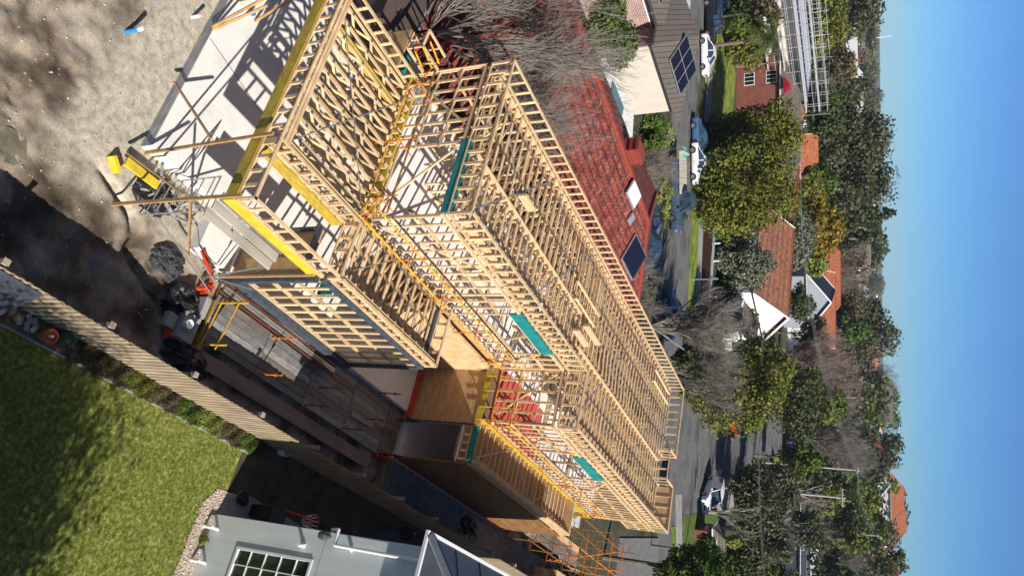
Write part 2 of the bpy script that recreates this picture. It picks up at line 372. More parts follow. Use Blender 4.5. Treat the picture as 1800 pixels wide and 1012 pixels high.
tag(peb.build('pebbles', PEB), 'cream and pink pebbles spread along the foot of the pale house', 'pebbles', kind='stuff')

# streets: sheets laid on the flat ground
ASPH = multi('asphalt', [(.34,(.085,.085,.087)), (.48,(.125,.124,.122)), (.52,(.15,.148,.144)), (.72,(.11,.11,.11))], scale=.35, rough=.85, extra=(25,.10))
def sheet(name, px, z, m):
    b = MB(); b.prism([tuple(az(x, y, z)[:2]) for x, y in px], z-.3, z); return tag(b.build(name, m), kind='structure')
sheet('road', [(1240,-60), (1236,60), (1232,130), (1222,200), (1228,250), (1222,330), (1214,400), (1210,500), (1210,560), (1240,640), (1330,700), (1372,700), (1384,760), (1384,790), (1340,806), (1300,842), (1260,880), (1210,912), (1198,940), (1193,1000), (1188,1080), (1158,1080), (1158,900), (1150,700), (1150,560), (1152,460), (1172,420), (1176,380), (1180,300), (1182,200), (1192,100), (1205,0), (1210,-60)], GZ+.03, ASPH)
sheet('road', [(1384,640), (1392,640), (1397,690), (1412,775), (1402,812), (1384,790), (1384,760)], GZ+.026, ASPH)
VERGE = multi('verge_grass', [(.3,(.07,.12,.015)), (.5,(.15,.20,.03)), (.7,(.26,.27,.06))], scale=1.2, extra=(12,.25))
PATHM = mat('footpath_concrete', (.33,.32,.30), (.25,.24,.225), scale=1.5, rough=.85)
sheet('verge', [(1239,60), (1268,60), (1294,130), (1288,200), (1248,200), (1238,100)], GZ+.06, VERGE)
sheet('path', [(1248,90), (1254,90), (1249,215), (1240,215)], GZ+.075, PATHM)
sheet('verge', [(1216,370), (1230,370), (1224,500), (1216,620), (1206,620), (1211,500)], GZ+.06, VERGE)
sheet('path', [(1230,370), (1237,370), (1228,620), (1219,620)], GZ+.07, PATHM)
sheet('path', [(1188,868), (1198,868), (1200,990), (1190,990)], GZ+.06, PATHM)
sheet('verge', [(1181,925), (1188,925), (1190,990), (1182,990)], GZ+.07, VERGE)
sheet('verge', [(1202,905), (1262,895), (1268,1010), (1203,1010)], GZ+.055, multi('shade_tinted_lawn', [(.3,(.05,.085,.015)), (.6,(.10,.14,.03))], scale=1, extra=(9,.3)))  # lawn in shade: the shade is put into darker grass colours
sheet('verge', [(1362,800), (1372,798), (1382,835), (1370,850), (1362,830)], GZ+.07, VERGE)
sheet('verge', [(1386,797), (1396,797), (1396,818), (1386,818)], GZ+.072, VERGE)
sheet('driveway', [(1140,395), (1166,395), (1163,440), (1152,470), (1138,500)], GZ+.02, mat('driveway_concrete', (.40,.38,.33), (.32,.30,.26), scale=2))
sheet('verge', [(1160,378), (1172,378), (1170,402), (1160,402)], GZ+.06, VERGE)
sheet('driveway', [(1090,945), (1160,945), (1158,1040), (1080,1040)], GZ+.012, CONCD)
sheet('driveway', [(1262,842), (1300,842), (1318,880), (1262,900)], GZ+.08, PATHM)

# ------------------------------------------------------------------ the timber-framed house under construction
HOUSE = thing('house_under_construction', (0, 0, 0), 'unfinished two storey house of open pine framing with yellow beams on a white concrete slab', 'building site house')
XL, XR1, XR2, YB, YS, YF = -5.70, 0.0, 2.27, 0.0, 10.44, 25.5
ZF, ZT, ZW = 3.21, 6.81, 5.86
stud_rest = MB(); STUDS = [0]
def stud(p, q, w, d, parent, own=True):
    if own and STUDS[0] < 100:
        b = MB(); b.bar(p, q, w, d, (0,1,0)); b.build('stud', PINE, parent); STUDS[0] += 1
    else: stud_rest.bar(p, q, w, d, (0,1,0))
def wall(p0, p1, z0, z1, sp=.45, nog=(.5,), own=False, skip=(), name='wall_frame', m=None, th=.09, db=False):
    """stud wall from p0 to p1 along X or Y; skip = [(a,b,zlo,zhi)] openings along the run"""
    m = m or PINE; p0, p1 = Vector((p0[0], p0[1], 0)), Vector((p1[0], p1[1], 0)); L_ = (p1-p0).length; d = (p1-p0)/L_; alongx = abs(d.x) > .5
    b = MB()
    def pt(t, z): q = p0 + d*t; return (q.x, q.y, z)
    def plate(t0, t1, z, h=.045):
        a, c = pt(t0, z), pt(t1, z); b.bar(a, c, th, h)
    plate(0, L_, z0+.0225)
    plate(0, L_, z1-.0225)
    if db: plate(0, L_, z1-.068)
    for k in nog:
        zz = z0+(z1-z0)*k; t = 0; i = 0
        while t < L_-.1:
            if not any(a-.05 < t+sp/2 < e+.05 and lo < zz < hi for a, e, lo, hi in skip):
                plate(t+.02, min(t+sp, L_)-.02, zz + (.02 if i % 2 else -.02))
            t += sp; i += 1
    for a, e, lo, hi in skip:
        plate(a, e, hi+.05, .09); plate(a, e, lo, .045)
    o = b.build(name, m, HOUSE)
    n = max(2, int(round(L_/sp)))
    for i in range(n+1):
        t = i*L_/n; t = min(max(t, .0225), L_-.0225); w_, dd = (.045, th) if not alongx else (th, .045)
        segs = [(z0+.045, z1-.045-(.045 if db else 0))]
        for a, e, lo, hi in skip:
            if a < t < e:
                segs = [(segs[0][0], lo), (hi+.05, segs[-1][1])]
        for lo, hi in segs:
            if hi-lo > .08: stud(pt(t, lo), pt(t, hi), w_, dd, o, own)
    return o
# slab and step-downs
b = MB(); b.box(-9.2, .86, -4.85, 26, -.62, 0); b.box(.86, 2.35, -2.3, 9.6, -.62, 0); b.box(2.35, 4.15, 9.9, 20.5, -.5, -.01); b.box(.86, 2.35, 9.6, 20.5, -.5, 0)
SL = b.build('concrete_slab', SLAB, HOUSE)
b = MB(); b.box(-9.2, .88, -4.865, -4.852, -.40, -.015); b.box(-9.2,.88,-4.875,-4.866,-.22,-.20); b.build('slab_edge_face', CONCG, SL)
b = MB()   # saw-cut joint running across the rear slab
b.bar((-2.95,-4.8,.003), (-2.1,-.1,.003), .014, .006); b.build('saw_cut', BLACK, SL)
# --- rear single-storey roof R1 (trusses run front to back)
ZR = 4.08
def beam(name, p, q, w_, h, m, parent=None): bb = MB(); bb.bar(p, q, w_, h); return bb.build(name, m, parent or HOUSE)
beam('rear_beam', (-9.0,-4.60,3.33), (2.60,-4.60,3.33), .065, .36, LVL)
beam('side_beam', (2.62,-4.63,3.32), (2.62,-1.08,3.32), .065, .36, LVLB)
beam('inner_beam', (.93,-4.55,3.32), (.93,-1.08,3.32), .065, .36, LVL)
beam('back_wall_beam', (-4.6,-.10,3.36), (.45,-.10,3.36), .09, .40, LVL)
beam('floor_edge_beam', (-5.6,.0,3.05), (.05,.0,3.05), .09, .28, LVL)
PSTUD = [0]; par_rest = MB()
def parapet(name, p, q, z0, z1, sp=.45, double=False, th=.09):
    p, q = Vector((p[0], p[1], 0)), Vector((q[0], q[1], 0)); L_ = (q-p).length; d = (q-p)/L_; bb = MB()
    bb.bar(p+Vector((0,0,z0+.022)), q+Vector((0,0,z0+.022)), th, .045); bb.bar(p+Vector((0,0,z1-.022)), q+Vector((0,0,z1-.022)), th, .045)
    if double: bb.bar(p+Vector((0,0,z1-.068)), q+Vector((0,0,z1-.068)), th, .043)
    n = max(1, round(L_/sp)); o = bb.build(name, PINE, HOUSE); b2 = MB()
    for i in range(n+1):
        t = min(max(i*L_/n, .023), L_-.023); c = p+d*t
        b2.bar(c+Vector((0,0,z0+.045)), c+Vector((0,0,z1-.045)), *((.045, th) if abs(d.y) > .5 else (th, .045)), up=(0,1,0))
    
    if PSTUD[0] < 100: PSTUD[0] += len(split_build(b2, 'parapet_stud', PINE, HOUSE))
    else:
        k_ = len(par_rest.v); par_rest.v += b2.v; par_rest.f += [tuple(i+k_ for i in f_) for f_ in b2.f]; par_rest.m += b2.m
    return o
def xparapet(*a, **k): return parapet('parapet_frame', *a, **k)
xparapet((-4.6,-4.56), (.90,-4.56), 3.52, ZR); xparapet((.95,-4.56), (2.65,-4.56), 3.52, ZR)
# the doubled plates lying on the rear parapet
b = MB(); b.bar((-4.6,-4.42,ZR-.02), (.86,-4.42,ZR-.02), .09, .045); b.bar((-4.6,-4.31,ZR-.02), (.86,-4.31,ZR-.02), .09, .045); b.bar((-4.6,-4.18,ZR-.25), (.80,-4.18,ZR-.25), .045, .14); split_build(b, 'lying_plate', PINE, HOUSE)
xparapet((2.62,-4.60), (2.62,-.98), 3.52, ZR); xparapet((.86,-4.50), (.86,-.98), 3.52, ZR, th=.07); xparapet((.72,-4.40), (.72,-1.0), 3.50, ZR-.05, th=.045)
xparapet((-4.56,-4.50), (-4.56,-.1), 3.60, ZR)
xparapet((.90,-1.02), (2.62,-1.02), 3.52, ZR); xparapet((2.62,-.94), (2.62,4.50), 3.66, ZR, double=True); xparapet((2.47,-.9), (2.47,4.4), 3.62, ZR-.06, th=.045)
xparapet((.60,4.50), (2.62,4.50), 3.62, ZR)
def truss(p, q, zb, zt, step=.6, plates=True):
    p, q = Vector((p[0], p[1], 0)), Vector((q[0], q[1], 0)); L_ = (q-p).length; d = (q-p)/L_; n_ = Vector((-d.y, d.x, 0)); bb = MB()
    Z = Vector((0,0,1)); top, bot = zt-.0175, zb+.0175
    bb.bar(p+Z*top, q+Z*top, .09, .035); bb.bar(p+Z*bot, q+Z*bot, .09, .035)
    k = max(1, round(L_/step)); st = L_/k
    for i in range(k):
        a = p+d*(i*st); m_ = p+d*((i+.5)*st); c = p+d*((i+1)*st)
        bb.bar(a+Z*(bot+.02)+n_*.0, m_+Z*(top-.02), .07, .03, up=tuple(n_)); bb.bar(m_+Z*(top-.02), c+Z*(bot+.02), .07, .03, up=tuple(n_))
        if plates:
            bb.mi = 1
            bb.hexa([m_+Z*(top-.06)+n_*.047-d*.09, m_+Z*(top-.06)+n_*.047+d*.09, m_+Z*(top+.02)+n_*.047+d*.09, m_+Z*(top+.02)+n_*.047-d*.09], [m_+Z*(top-.06)+n_*.05-d*.09, m_+Z*(top-.06)+n_*.05+d*.09, m_+Z*(top+.02)+n_*.05+d*.09, m_+Z*(top+.02)+n_*.05-d*.09])
            bb.box(m_.x-.05, m_.x+.05, m_.y-.05, m_.y+.05, zt-.001, zt+.002)
            bb.mi = 0
    bb.bar(p+d*.02+Z*zb, p+d*.02+Z*zt, .09, .035, up=tuple(d)); bb.bar(q-d*.02+Z*zb, q-d*.02+Z*zt, .09, .035, up=tuple(d))
    return bb.build('roof_truss', [PINE, NAILP], HOUSE)
for i in range(12): truss((-4.35+i*.445, -4.15), (-4.35+i*.445, -.22), 3.28, 3.64, step=1.0)
beam('roof_girder', (-3.66,-4.1,3.45), (-3.66,-.2,3.45), .045, .30, LVL)
for i in range(12): truss((.18, -.75+i*.45), (2.42, -.75+i*.45), 3.26, 3.60, step=.75)
# --- upper storey
wall((-5.66,YB+.045), (XR1,YB+.045), ZF, ZW, own=True, nog=(.36,.68), skip=[(3.05,5.6,ZF+.35,5.75)], db=True)
wall((XR1-.045,YB+.09), (XR1-.045,YS), ZF, ZW, own=True, nog=(.36,.68), skip=[(5.9,8.9,ZF+1.1,5.40)], db=True)
wall((XR1,YS+.045), (XR2-.09,YS+.045), ZF, ZW, own=True, nog=(.36,.7), db=True)
wall((XR2-.045,YS), (XR2-.045,23.8), ZF, ZW, own=True, nog=(.33,.68), skip=[(3.3,6.3,ZF+.95,5.40)], db=True)
wall((XR2-.045,23.8), (XR2-.045,YF), 4.65, ZW, nog=(.5,))
wall((-5.66,YB), (-5.66,YF-.2), ZF, ZW, nog=(.5,))
wall((-5.6,23.8), (XR2,23.8), ZF, ZW, nog=(.5,))
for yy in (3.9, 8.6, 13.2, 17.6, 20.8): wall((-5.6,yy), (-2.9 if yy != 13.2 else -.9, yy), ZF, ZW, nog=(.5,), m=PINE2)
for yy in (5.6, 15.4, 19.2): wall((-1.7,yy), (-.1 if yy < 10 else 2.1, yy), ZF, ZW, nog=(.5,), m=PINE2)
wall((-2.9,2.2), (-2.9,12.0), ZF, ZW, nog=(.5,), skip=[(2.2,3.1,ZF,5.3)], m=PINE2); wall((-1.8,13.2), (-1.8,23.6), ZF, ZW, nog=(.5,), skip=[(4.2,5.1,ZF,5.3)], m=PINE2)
stud_rest_obj = None
b = MB(); b.box(-5.62, -.1, .12, 23.7, 3.12, 3.20); b.box(-.1, 2.2, 15.2, 23.7, 3.12, 3.20); b.build('upper_floor', WFLOOR, HOUSE)
b = MB(); b.box(-.095, 2.2, 10.5, 15.195, 3.12, 3.203); b.build('upper_floor_red', RFLOOR, HOUSE)
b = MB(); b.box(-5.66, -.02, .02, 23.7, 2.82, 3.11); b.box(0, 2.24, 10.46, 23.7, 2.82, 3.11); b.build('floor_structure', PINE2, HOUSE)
# parapets of the upper roof: ladder frames standing above the roof line
def upar(p, q, **k): return parapet('roof_parapet', p, q, k.get('z0', 6.02), ZT, k.get('sp', .45))
upar((-5.66,YB), (XR1,YB+.0)); upar((XR1-.045,YB), (XR1-.045,YS)); upar((XR1,YS), (XR2,YS)); upar((XR2-.045,YS), (XR2-.045,YF))
upar((-5.66,YB+.05), (-5.66,YF-.05)); upar((-5.66,YF-.1), (-1.75,YF-.1)); upar((-1.75,YF-.1), (-1.75,24.0)); upar((-1.70,24.0), (-.15,24.0)); upar((-.15,24.0), (-.15,YF))
b = MB()    # inner parapet line and backing plates
b.bar((-5.45,.3,6.30), (-5.45,23.6,6.30), .09, .045); b.bar((-5.40,.3,6.12), (-5.40,16,6.12), .045, .19); b.bar((-.16,.3,6.34), (-.16,10.3,6.34), .07, .045); b.bar((2.10,10.7,6.34), (2.10,25.0,6.34), .07, .045)
b.bar((-.16,.3,6.22), (-.16,9.9,6.22), .035, .19); b.bar((2.10,10.7,6.22), (2.10,24.3,6.22), .035, .19); split_build(b, 'parapet_backing', PINE, HOUSE)
b = MB(); b.box(-.12, 2.26, YF-.11, YF-.09, 5.85, 6.78); b.box(-.12, 2.28, YF-.16, YF+.0, 6.79, 6.82)
for xx in (.4, .95, 1.5, 2.0): b.bar((xx,YF-.13,5.85), (xx,YF-.13,6.78), .045, .04)
split_build(b, 'front_parapet_panel', PLYL, HOUSE)
n = 0; y = .35
while y < 24.6:
    if y < YS: truss((-5.45, y), (-.2, y), 5.90, 6.22, step=1.2)
    else: truss((-5.45, y), (2.05, y), 5.90, 6.22, step=1.2)
    y += .47
beam('roof_girder', (-2.35,.3,6.12), (-2.35,10.2,6.12), .045, .30, PINE); beam('roof_girder', (-1.05,10.4,6.14), (-1.05,23.9,6.14), .045, .30, PINE)
b = MB()    # timber packs and framed openings lying on the roof
for k in range(6): b.bar((-2.9+k*.0,3.1,6.28+k*.05), (-2.9,4.0,6.28+k*.05), .09, .045)
for k in range(5): b.bar((-2.0,10.5,6.27+k*.05), (-2.0,12.2,6.27+k*.05), .09, .045); b.bar((-1.35,9.6,6.27+k*.05), (-1.35,11.0,6.27+k*.05), .09, .045)
b.bar((-2.5,9.2,6.3), (-2.5,11.6,6.3), .045, .09); b.bar((-4.3,21.0,6.30), (-4.3,24.2,6.30), .045, .09); b.bar((-4.9,21.0,6.30), (-4.9,24.2,6.30), .045, .09)
split_build(b, 'blocking', PINE, HOUSE)
b = MB()
for i in range(9): b.bar((-2.35,13.3+i*.47,6.26), (-1.15,13.45+i*.47,6.30), .09, .035)
for i in range(8): b.bar((-4.6,9.2+i*.36,6.26), (-3.2,9.2+i*.36,6.26), .045, .07)
b.bar((-3.2,9.1,6.27), (-3.2,12,6.27), .045, .09); split_build(b, 'noggin', PINE, HOUSE)
b = MB()    # perforated strap bracing over the roofs
for p, q in [((-.2,.3),(-5.3,5.5)), ((-.2,5.2),(-5.3,10.5)), ((-5.3,.6),(-.2,5.9)), ((-5.3,6),(-.2,10.3)), ((2,11),(-5.3,17.6)), ((-5.3,11.5),(2,18.2)), ((2,18),(-5.3,24)), ((-5.3,18.4),(2,24.4))]:
    b.bar((p[0],p[1],6.235), (q[0],q[1],6.235), .045, .008)
b.bar((.7,-4.2,3.66), (-4.3,-.3,3.66), .035, .008); b.bar((-4.3,-4.2,3.665), (.6,-.4,3.665), .035, .008); b.bar((2.4,-.8,3.62), (.3,1.7,3.62), .03, .008); b.bar((.3,1.8,3.62), (2.4,4.2,3.62), .03, .008)
b.bar((3.7,10.3,3.08), (2.4,13.2,3.08), .03, .006); b.bar((2.4,13.3,3.08), (3.8,16,3.08), .03, .006); b.bar((3.8,16,3.08), (2.4,18.6,3.08), .03, .006); split_build(b, 'strap_brace', GALV, HOUSE)
b = MB()    # diagonal wall bracing and loose boards inside the upper storey
for p, q in [((-.045,.4,ZF+.1),(-.045,3.0,5.7)), ((-.045,9.9,ZF+.1),(-.045,9.0,5.7)), ((XR2-.045,11,ZF+.1),(XR2-.045,13.4,5.7)), ((XR2-.045,20.6,ZF+.1),(XR2-.045,17.6,5.7)), ((-5.4,.05,ZF+.1),(-3.3,.05,5.7)), ((-2.4,.05,5.6),(-.4,.05,ZF+.2)), ((.1,YS+.05,5.6),(1.9,YS+.05,ZF+.2)), ((-2.9,2.4,5.6),(-2.9,5.2,ZF+.3)), ((-1.8,14,5.6),(-1.8,17,ZF+.2))]: b.bar(p, q, .045, .07)
for i in range(60):
    x, y = RND.uniform(-5.2,-.4), RND.uniform(.6,23); a = RND.choice((0,1.57,.3,1.2,2.6)); l = RND.uniform(.5,1.6); z = ZF+.04+RND.uniform(0,.15); b.bar((x,y,z), (x+l*math.cos(a),y+l*math.sin(a),z+RND.uniform(-.02,.25)), .09, .035)
for i in range(34):
    x, y = RND.uniform(-5.0,-.6), RND.uniform(.8,24); t = RND.uniform(.6,2.2); b.bar((x,y,5.6), (x+RND.uniform(-.8,.8),y+RND.uniform(-.5,.5),ZF+RND.uniform(.2,1.6)), .07, .035)
tag(b.build('loose_boards', PINE, HOUSE), kind='stuff')
# teal treated lintels
b = MB(); b.box(-.05, .014, 5.88, 9.0, 5.46, 5.93); b.build('lintel', TEAL, HOUSE)
b = MB(); b.box(XR2-.05, XR2+.014, YS+3.4, YS+6.4, 5.46, 5.90); b.build('lintel', TEAL, HOUSE)
b = MB(); b.box(-2.62, -.06, -.016, .06, 5.78, 6.14); b.build('lintel', TEAL, HOUSE)
# --- single-storey bay R3: framed wall between dark steel beams
wall((2.66,-.98), (2.66,4.35), .82, 3.46, own=False, nog=(.34,.67))
b = MB(); b.box(2.60, 2.86, -1.25, 4.45, .50, .80); b.build('steel_sill_beam', STEELD, HOUSE)
b = MB(); b.box(2.59, 2.74, -1.1, 4.5, 3.47, 3.64); b.build('steel_head_beam', STEELD, HOUSE)
b = MB(); b.box(2.60, 2.76, 4.36, 4.50, .5, 3.46); b.box(.62, 2.6, 4.38, 4.50, 3.35, 3.60); split_build(b, 'steel_end_post', STEELD, HOUSE)
b = MB(); b.box(2.66, 2.82, -1.24, -1.12, 0, 3.46); b.build('steel_corner_column', STEELD, HOUSE)
b = MB(); b.box(2.52, 2.66, -1.26, -1.10, 0, 3.46); b.box(2.64,2.70,-1.29,-1.25,0,3.4); split_build(b, 'timber_corner_post', PINE2, HOUSE)
b = MB(); b.box(.95, 2.5, -.92, -.86, 0, 2.75); b.build('plywood_return_wall', PLY, HOUSE)
b = MB(); b.box(.90, 2.45, -.98, -.93, 2.55, 2.75); b.box(.9,1.0,-1.0,-.93,0,2.7); split_build(b, 'steel_return_beam', STEELD, HOUSE)
b = MB(); b.box(1.5, 2.4, .2, .26, 2.3, 2.8); b.build('lintel', TEAL, HOUSE)
# tracks and pipes along the slab edge below the bay
b = MB()
for k, (xx, m_) in enumerate([(2.52,0), (2.62,0), (2.84,0), (2.92,0)]): b.bar((xx,-1.0,.08), (xx,4.6,.08), .055, .05)
split_build(b, 'door_track', ALU, HOUSE)
b = MB(); b.bar((2.73,-1.15,.07), (2.73,4.6,.07), .05, .10); b.bar((3.02,-1.15,.05), (3.02,4.6,.05), .03, .08); split_build(b, 'door_track', mat('brown_track', (.14,.05,.03), rough=.5), HOUSE)
# --- plywood faces of the recess
b = MB(); b.box(.40, 2.62, 9.75, 9.81, -.05, 3.0); b.build('plywood_wall', PLY, HOUSE)
b = MB()
for zz in (.62, 1.22, 1.82, 2.42): b.box(.42, 2.60, 9.744, 9.752, zz, zz+.008)
b.build('plywood_joints', PINE2, HOUSE)
b = MB(); b.box(.28, .40, 4.55, 9.75, 0, 3.15); b.build('plywood_wall', PLYL, HOUSE)
beam('recess_beam', (.2,9.72,3.10), (2.6,9.72,3.10), .045, .26, LVL)
b = MB(); b.box(2.60, 2.70, 9.68, 9.76, 0, 3.0); b.build('doorway_jamb', PINE2, HOUSE)
b = MB(); b.box(2.62, 2.66, 9.62, 9.67, 0, 3.0); b.build('steel_jamb', STEELD, HOUSE)
# timber framed ladder and teal lintel over the doorway
b = MB()
b.bar((2.7,9.75,2.62), (3.98,9.75,2.62), .09, .045); b.bar((2.7,9.75,2.95), (3.98,9.75,2.95), .09, .045)
for k in range(5): b.bar((2.72+k*.31,9.75,2.64), (2.72+k*.31,9.75,2.93), .09, .045)
b.build('doorway_head_frame', PINE, HOUSE)
b = MB(); b.box(2.66, 4.10, 9.72, 9.80, 2.98, 3.20); b.build('lintel', TEAL, HOUSE)
b = MB(); b.box(2.7, 4.1, 9.66, 9.70, 2.56, 2.62); b.build('door_head_rail', WHITE, HOUSE)
# --- front single-storey wing R4
b = MB(); b.box(4.10, 4.16, 9.70, 20.4, -.02, 2.95); WG = b.build('sheathed_side_wall', PLYD, HOUSE)
b = MB()
for zz in (.75, 1.5, 2.25):
    for i in range(27): b.box(4.161, 4.166, 9.95+i*.39, 10.05+i*.39, zz, zz+.015)
b.build('nail_rows', PINE, WG)
b = MB(); b.box(4.12, 4.19, 9.7, 20.4, -.10, .03); b.build('red_base_flashing', mat('red_flashing', (.35,.03,.02), rough=.5), WG)
b = MB(); b.box(3.98, 4.06, 9.7, 20.5, 2.98, 3.10); b.box(3.90,4.02,9.7,20.5,3.12,3.16); split_build(b, 'wall_plate', PINE, HOUSE)
xparapet((4.00,9.80), (4.00,20.5), 3.17, 3.42, double=True); xparapet((3.82,9.85), (3.82,20.4), 3.0, 3.26, th=.045)
joist = MB()
for i in range(23):
    yy = 10.15+i*.45
    bb = MB(); bb.bar((2.36,yy,2.90), (3.80,yy,2.90), .05, .28); bb.bar((2.36,yy,3.04), (3.80,yy,3.04), .07, .03); bb.build('roof_joist', PINE, HOUSE)
b = MB(); b.box(2.3, 4.02, 20.45, 20.55, 2.55, 3.40); b.build('wing_end_panel', PLYL, HOUSE)
b = MB(); b.box(2.36, 3.9, 9.85, 20.4, 2.35, 2.40); b.build('wing_ceiling_boards', PINE2, HOUSE)
beam('wing_beam', (2.31,10.0,2.98), (2.31,23.6,2.98), .05, .36, LVL)
b = MB(); b.box(2.22,2.34,21.0,21.15,-.4,3.2); split_build(b, 'yellow_column', LVL, HOUSE); b = MB(); b.box(2.24,2.36,23.6,23.8,-.4,3.2); b.box(1.1,1.22,23.7,23.85,-.4,3.2); split_build(b, 'yellow_column', LVL, HOUSE)
# ground floor walls below the upper storey
for p, q in [((-5.6,.1),(-5.6,23.5)), ((-4.5,-.2),(-4.5,-.25)), ((0,10.2),(0,23.5)), ((-5.6,23.7),(2.2,23.7)), ((2.2,20.6),(2.2,23.6)), ((-5.5,6),(0,6)), ((-5.6,12),(0,12))]:
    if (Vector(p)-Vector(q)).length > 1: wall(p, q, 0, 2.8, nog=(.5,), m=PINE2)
wall((-8.9,-4.55), (-4.7,-4.55), 0, 3.1, sp=.6, nog=())
if par_rest.v: tag(par_rest.build('parapet_stud', PINE, HOUSE), kind='stuff')
if stud_rest.v: tag(stud_rest.build('stud', PINE, HOUSE), kind='stuff')
# small boxed bay on the left of the rear roof
b = MB()
for p, q in [((-6.45,-1.0),(-6.4,.5)), ((-6.45,-1.0),(-5.7,-1.05)), ((-5.72,-1.05),(-5.72,.4)), ((-6.4,.5),(-5.75,.5))]:
    b.bar((*p,4.06), (*q,4.06), .09, .045); b.bar((*p,3.5), (*q,3.5), .09, .045)
    for t in (0,.5,1): b.bar((p[0]+(q[0]-p[0])*t, p[1]+(q[1]-p[1])*t, 3.5), (p[0]+(q[0]-p[0])*t, p[1]+(q[1]-p[1])*t, 4.05), .045, .045)
split_build(b, 'bay_board', PINE, HOUSE)
b = MB(); b.box(-6.5, -4.7, -1.12, -1.06, 2.2, 3.45); b.build('side_bay_sheathing', PLY, HOUSE)
b = MB(); b.box(-5.6, -5.0, -.9, -.7, 3.1, 3.45); b.build('lintel', TEAL, HOUSE)

# ------------------------------------------------------------------ braces, offcuts, pipes
def solo(name, bm_, m, label, cat, group=None, smooth=False): return tag(bm_.build(name, m, smooth=smooth), label, cat, group)
def bars(*segs, w_=.09, h=.045):
    b_ = MB()
    for p, q in segs: b_.bar(p, q, w_, h)
    return b_
g_ = 'timber braces propping the rear roof'
solo('timber_brace', bars(((.86,-4.74,3.95), (.94,-4.66,-.40))), HARD, 'long upright timber prop from the rear roof corner down to the slab corner', 'brace', g_)
solo('timber_brace', bars(((2.66,-4.76,3.85), (2.66,-4.80,-.40))), HARD, 'long upright timber prop standing in the earth beside the yellow offcut', 'brace', g_)
a = az(307,145,0.03); solo('timber_brace', bars(((a.x,a.y,.03), (.88,-4.82,2.05))), HARD, 'slanting timber stay from the slab edge to the prop at the slab corner', 'brace', g_)
solo('timber_brace', bars(((1.45,-5.25,-.1), (2.60,-4.86,2.1))), HARD, 'slanting timber stay running over the yellow offcut to the outer prop', 'brace', g_)
a = az(331,452,-.4); solo('timber_brace', bars(((a.x,a.y,-.4), (2.72,-4.72,2.25))), HARD, 'slanting timber stay with its foot by the black plastic sheeting', 'brace', g_)
for (p, q, lb) in [((373,48),(505,-25),'short slanting timber stay on the far rear slab, nearest the red tipped pipe'), ((375,52),(470,10),'pale timber stay lying low across the far rear slab beside the blue capped pipe'), ((448,38),(560,-30),'orange toned timber stay resting by the slab joint')]:
    a = az(*p, .04); c = ad(*q, (a-CP).xy.length+.6); solo('timber_brace', bars((tuple(a), (c.x,c.y,max(.3,c.z))), w_=.075), HARD, lb, 'brace', g_)
off_ = thing('yellow_offcut', (1.7,-4.75,-.4), 'pair of bright yellow timber beam offcuts stacked on the earth beside the slab', 'timber offcut')
a, c = az(222,283,-.1), az(278,326,-.1)
b = MB(); b.bar((a.x,a.y,-.12), (c.x,c.y,-.12), .22, .09); b.build('beam_offcut', LVLB, off_)
b = MB(); b.bar((a.x+.05,a.y-.28,-.28), (a.x+.32,a.y+.05,-.28), .10, .25); b.build('beam_offcut', LVLB, off_)
def pipe(p, h, r, m, cap, label, lean=(0,0)):
    t = thing('pipe_stub', tuple(p), label, 'pipe', 'pipe stubs standing up from the ground'); q = Vector(p)+Vector((lean[0],lean[1],h))
    b_ = MB(); b_.tube(p, q, r, n=16); b_.build('pipe_body', m, t, smooth=False)
    b_ = MB(); b_.tube(q-Vector((0,0,.10)), q+Vector((0,0,.012)), r*1.08, n=16); b_.build('pipe_cap', cap, t)
pipe(az(221,57,-.42), .58, .055, mat('blue_pipe', (.03,.30,.72), rough=.4), WHITE, 'bright blue pipe stub standing in the bare earth')
pipe(az(337,31,-.42), .42, .05, WHITE, mat('pink_cap', (.80,.45,.38), rough=.5), 'white pipe stub with a pink red top in the earth by the slab')
pipe(az(431,28,0), .35, .05, WHITE, BLUEP, 'white pipe stub with a blue cap on the far slab')
# aluminium trestle frames and planks under the corner
t = thing('trestle_frame', (2.0,-3.5,0), 'tall aluminium trestle ladder frame standing among plastic at the slab corner', 'trestle')
b = MB(); A0, A1, B0, B1 = Vector((1.42,-4.0,-.35)), Vector((1.3,-3.9,1.75)), Vector((2.45,-4.05,-.35)), Vector((2.45,-4.0,1.85))
b.tube(A0, A1, .022); b.tube(B0, B1, .022)
for k in range(6): b.tube(A0.lerp(A1,(k+.5)/6), B0.lerp(B1,(k+.5)/6), .018)
b.tube(A1, B1, .022); b.build('ladder_side', ALU, t)
b = MB(); b.bar((1.45,-3.8,.2), (2.4,-3.0,1.9), .05, .05); b.bar((1.4,-3.2,.1), (2.4,-3.9,1.7), .05, .05); b.tube(B0+Vector((.05,.1,.6)), (3.25,-1.3,.05), .02); b.build('stay', GALV, t)
for k, (x0, lb) in enumerate([(2.40,'outer'), (2.09,'middle'), (1.78,'inner')]):
    b = MB(); b.box(x0-.13, x0+.13, -3.95+.12*k, -1.35+.09*k, 1.80+.012*k, 1.85+.012*k)
    solo('scaffold_plank', b, [ALU if k == 2 else mat('plank_timber', (.50,.46,.38), (.36,.33,.27), scale=4, stretch=(1,.2,1))], lb+' of three scaffold planks laid over the trestle under the yellow corner beam', 'plank', 'planks on the trestle')
t = thing('trestle_frame', (2.6,-1.6,0), 'low galvanised trestle end under the far end of the three planks', 'trestle')
b = MB(); b.tube((1.5,-1.6,0), (1.7,-1.6,1.74), .02); b.tube((2.9,-1.6,-.2), (2.6,-1.6,1.74), .02); b.tube((1.6,-1.6,1.72), (2.7,-1.6,1.72), .02); b.tube((1.55,-1.6,.7), (2.8,-1.6,.7), .018); b.build('end_frame', GALV, t)
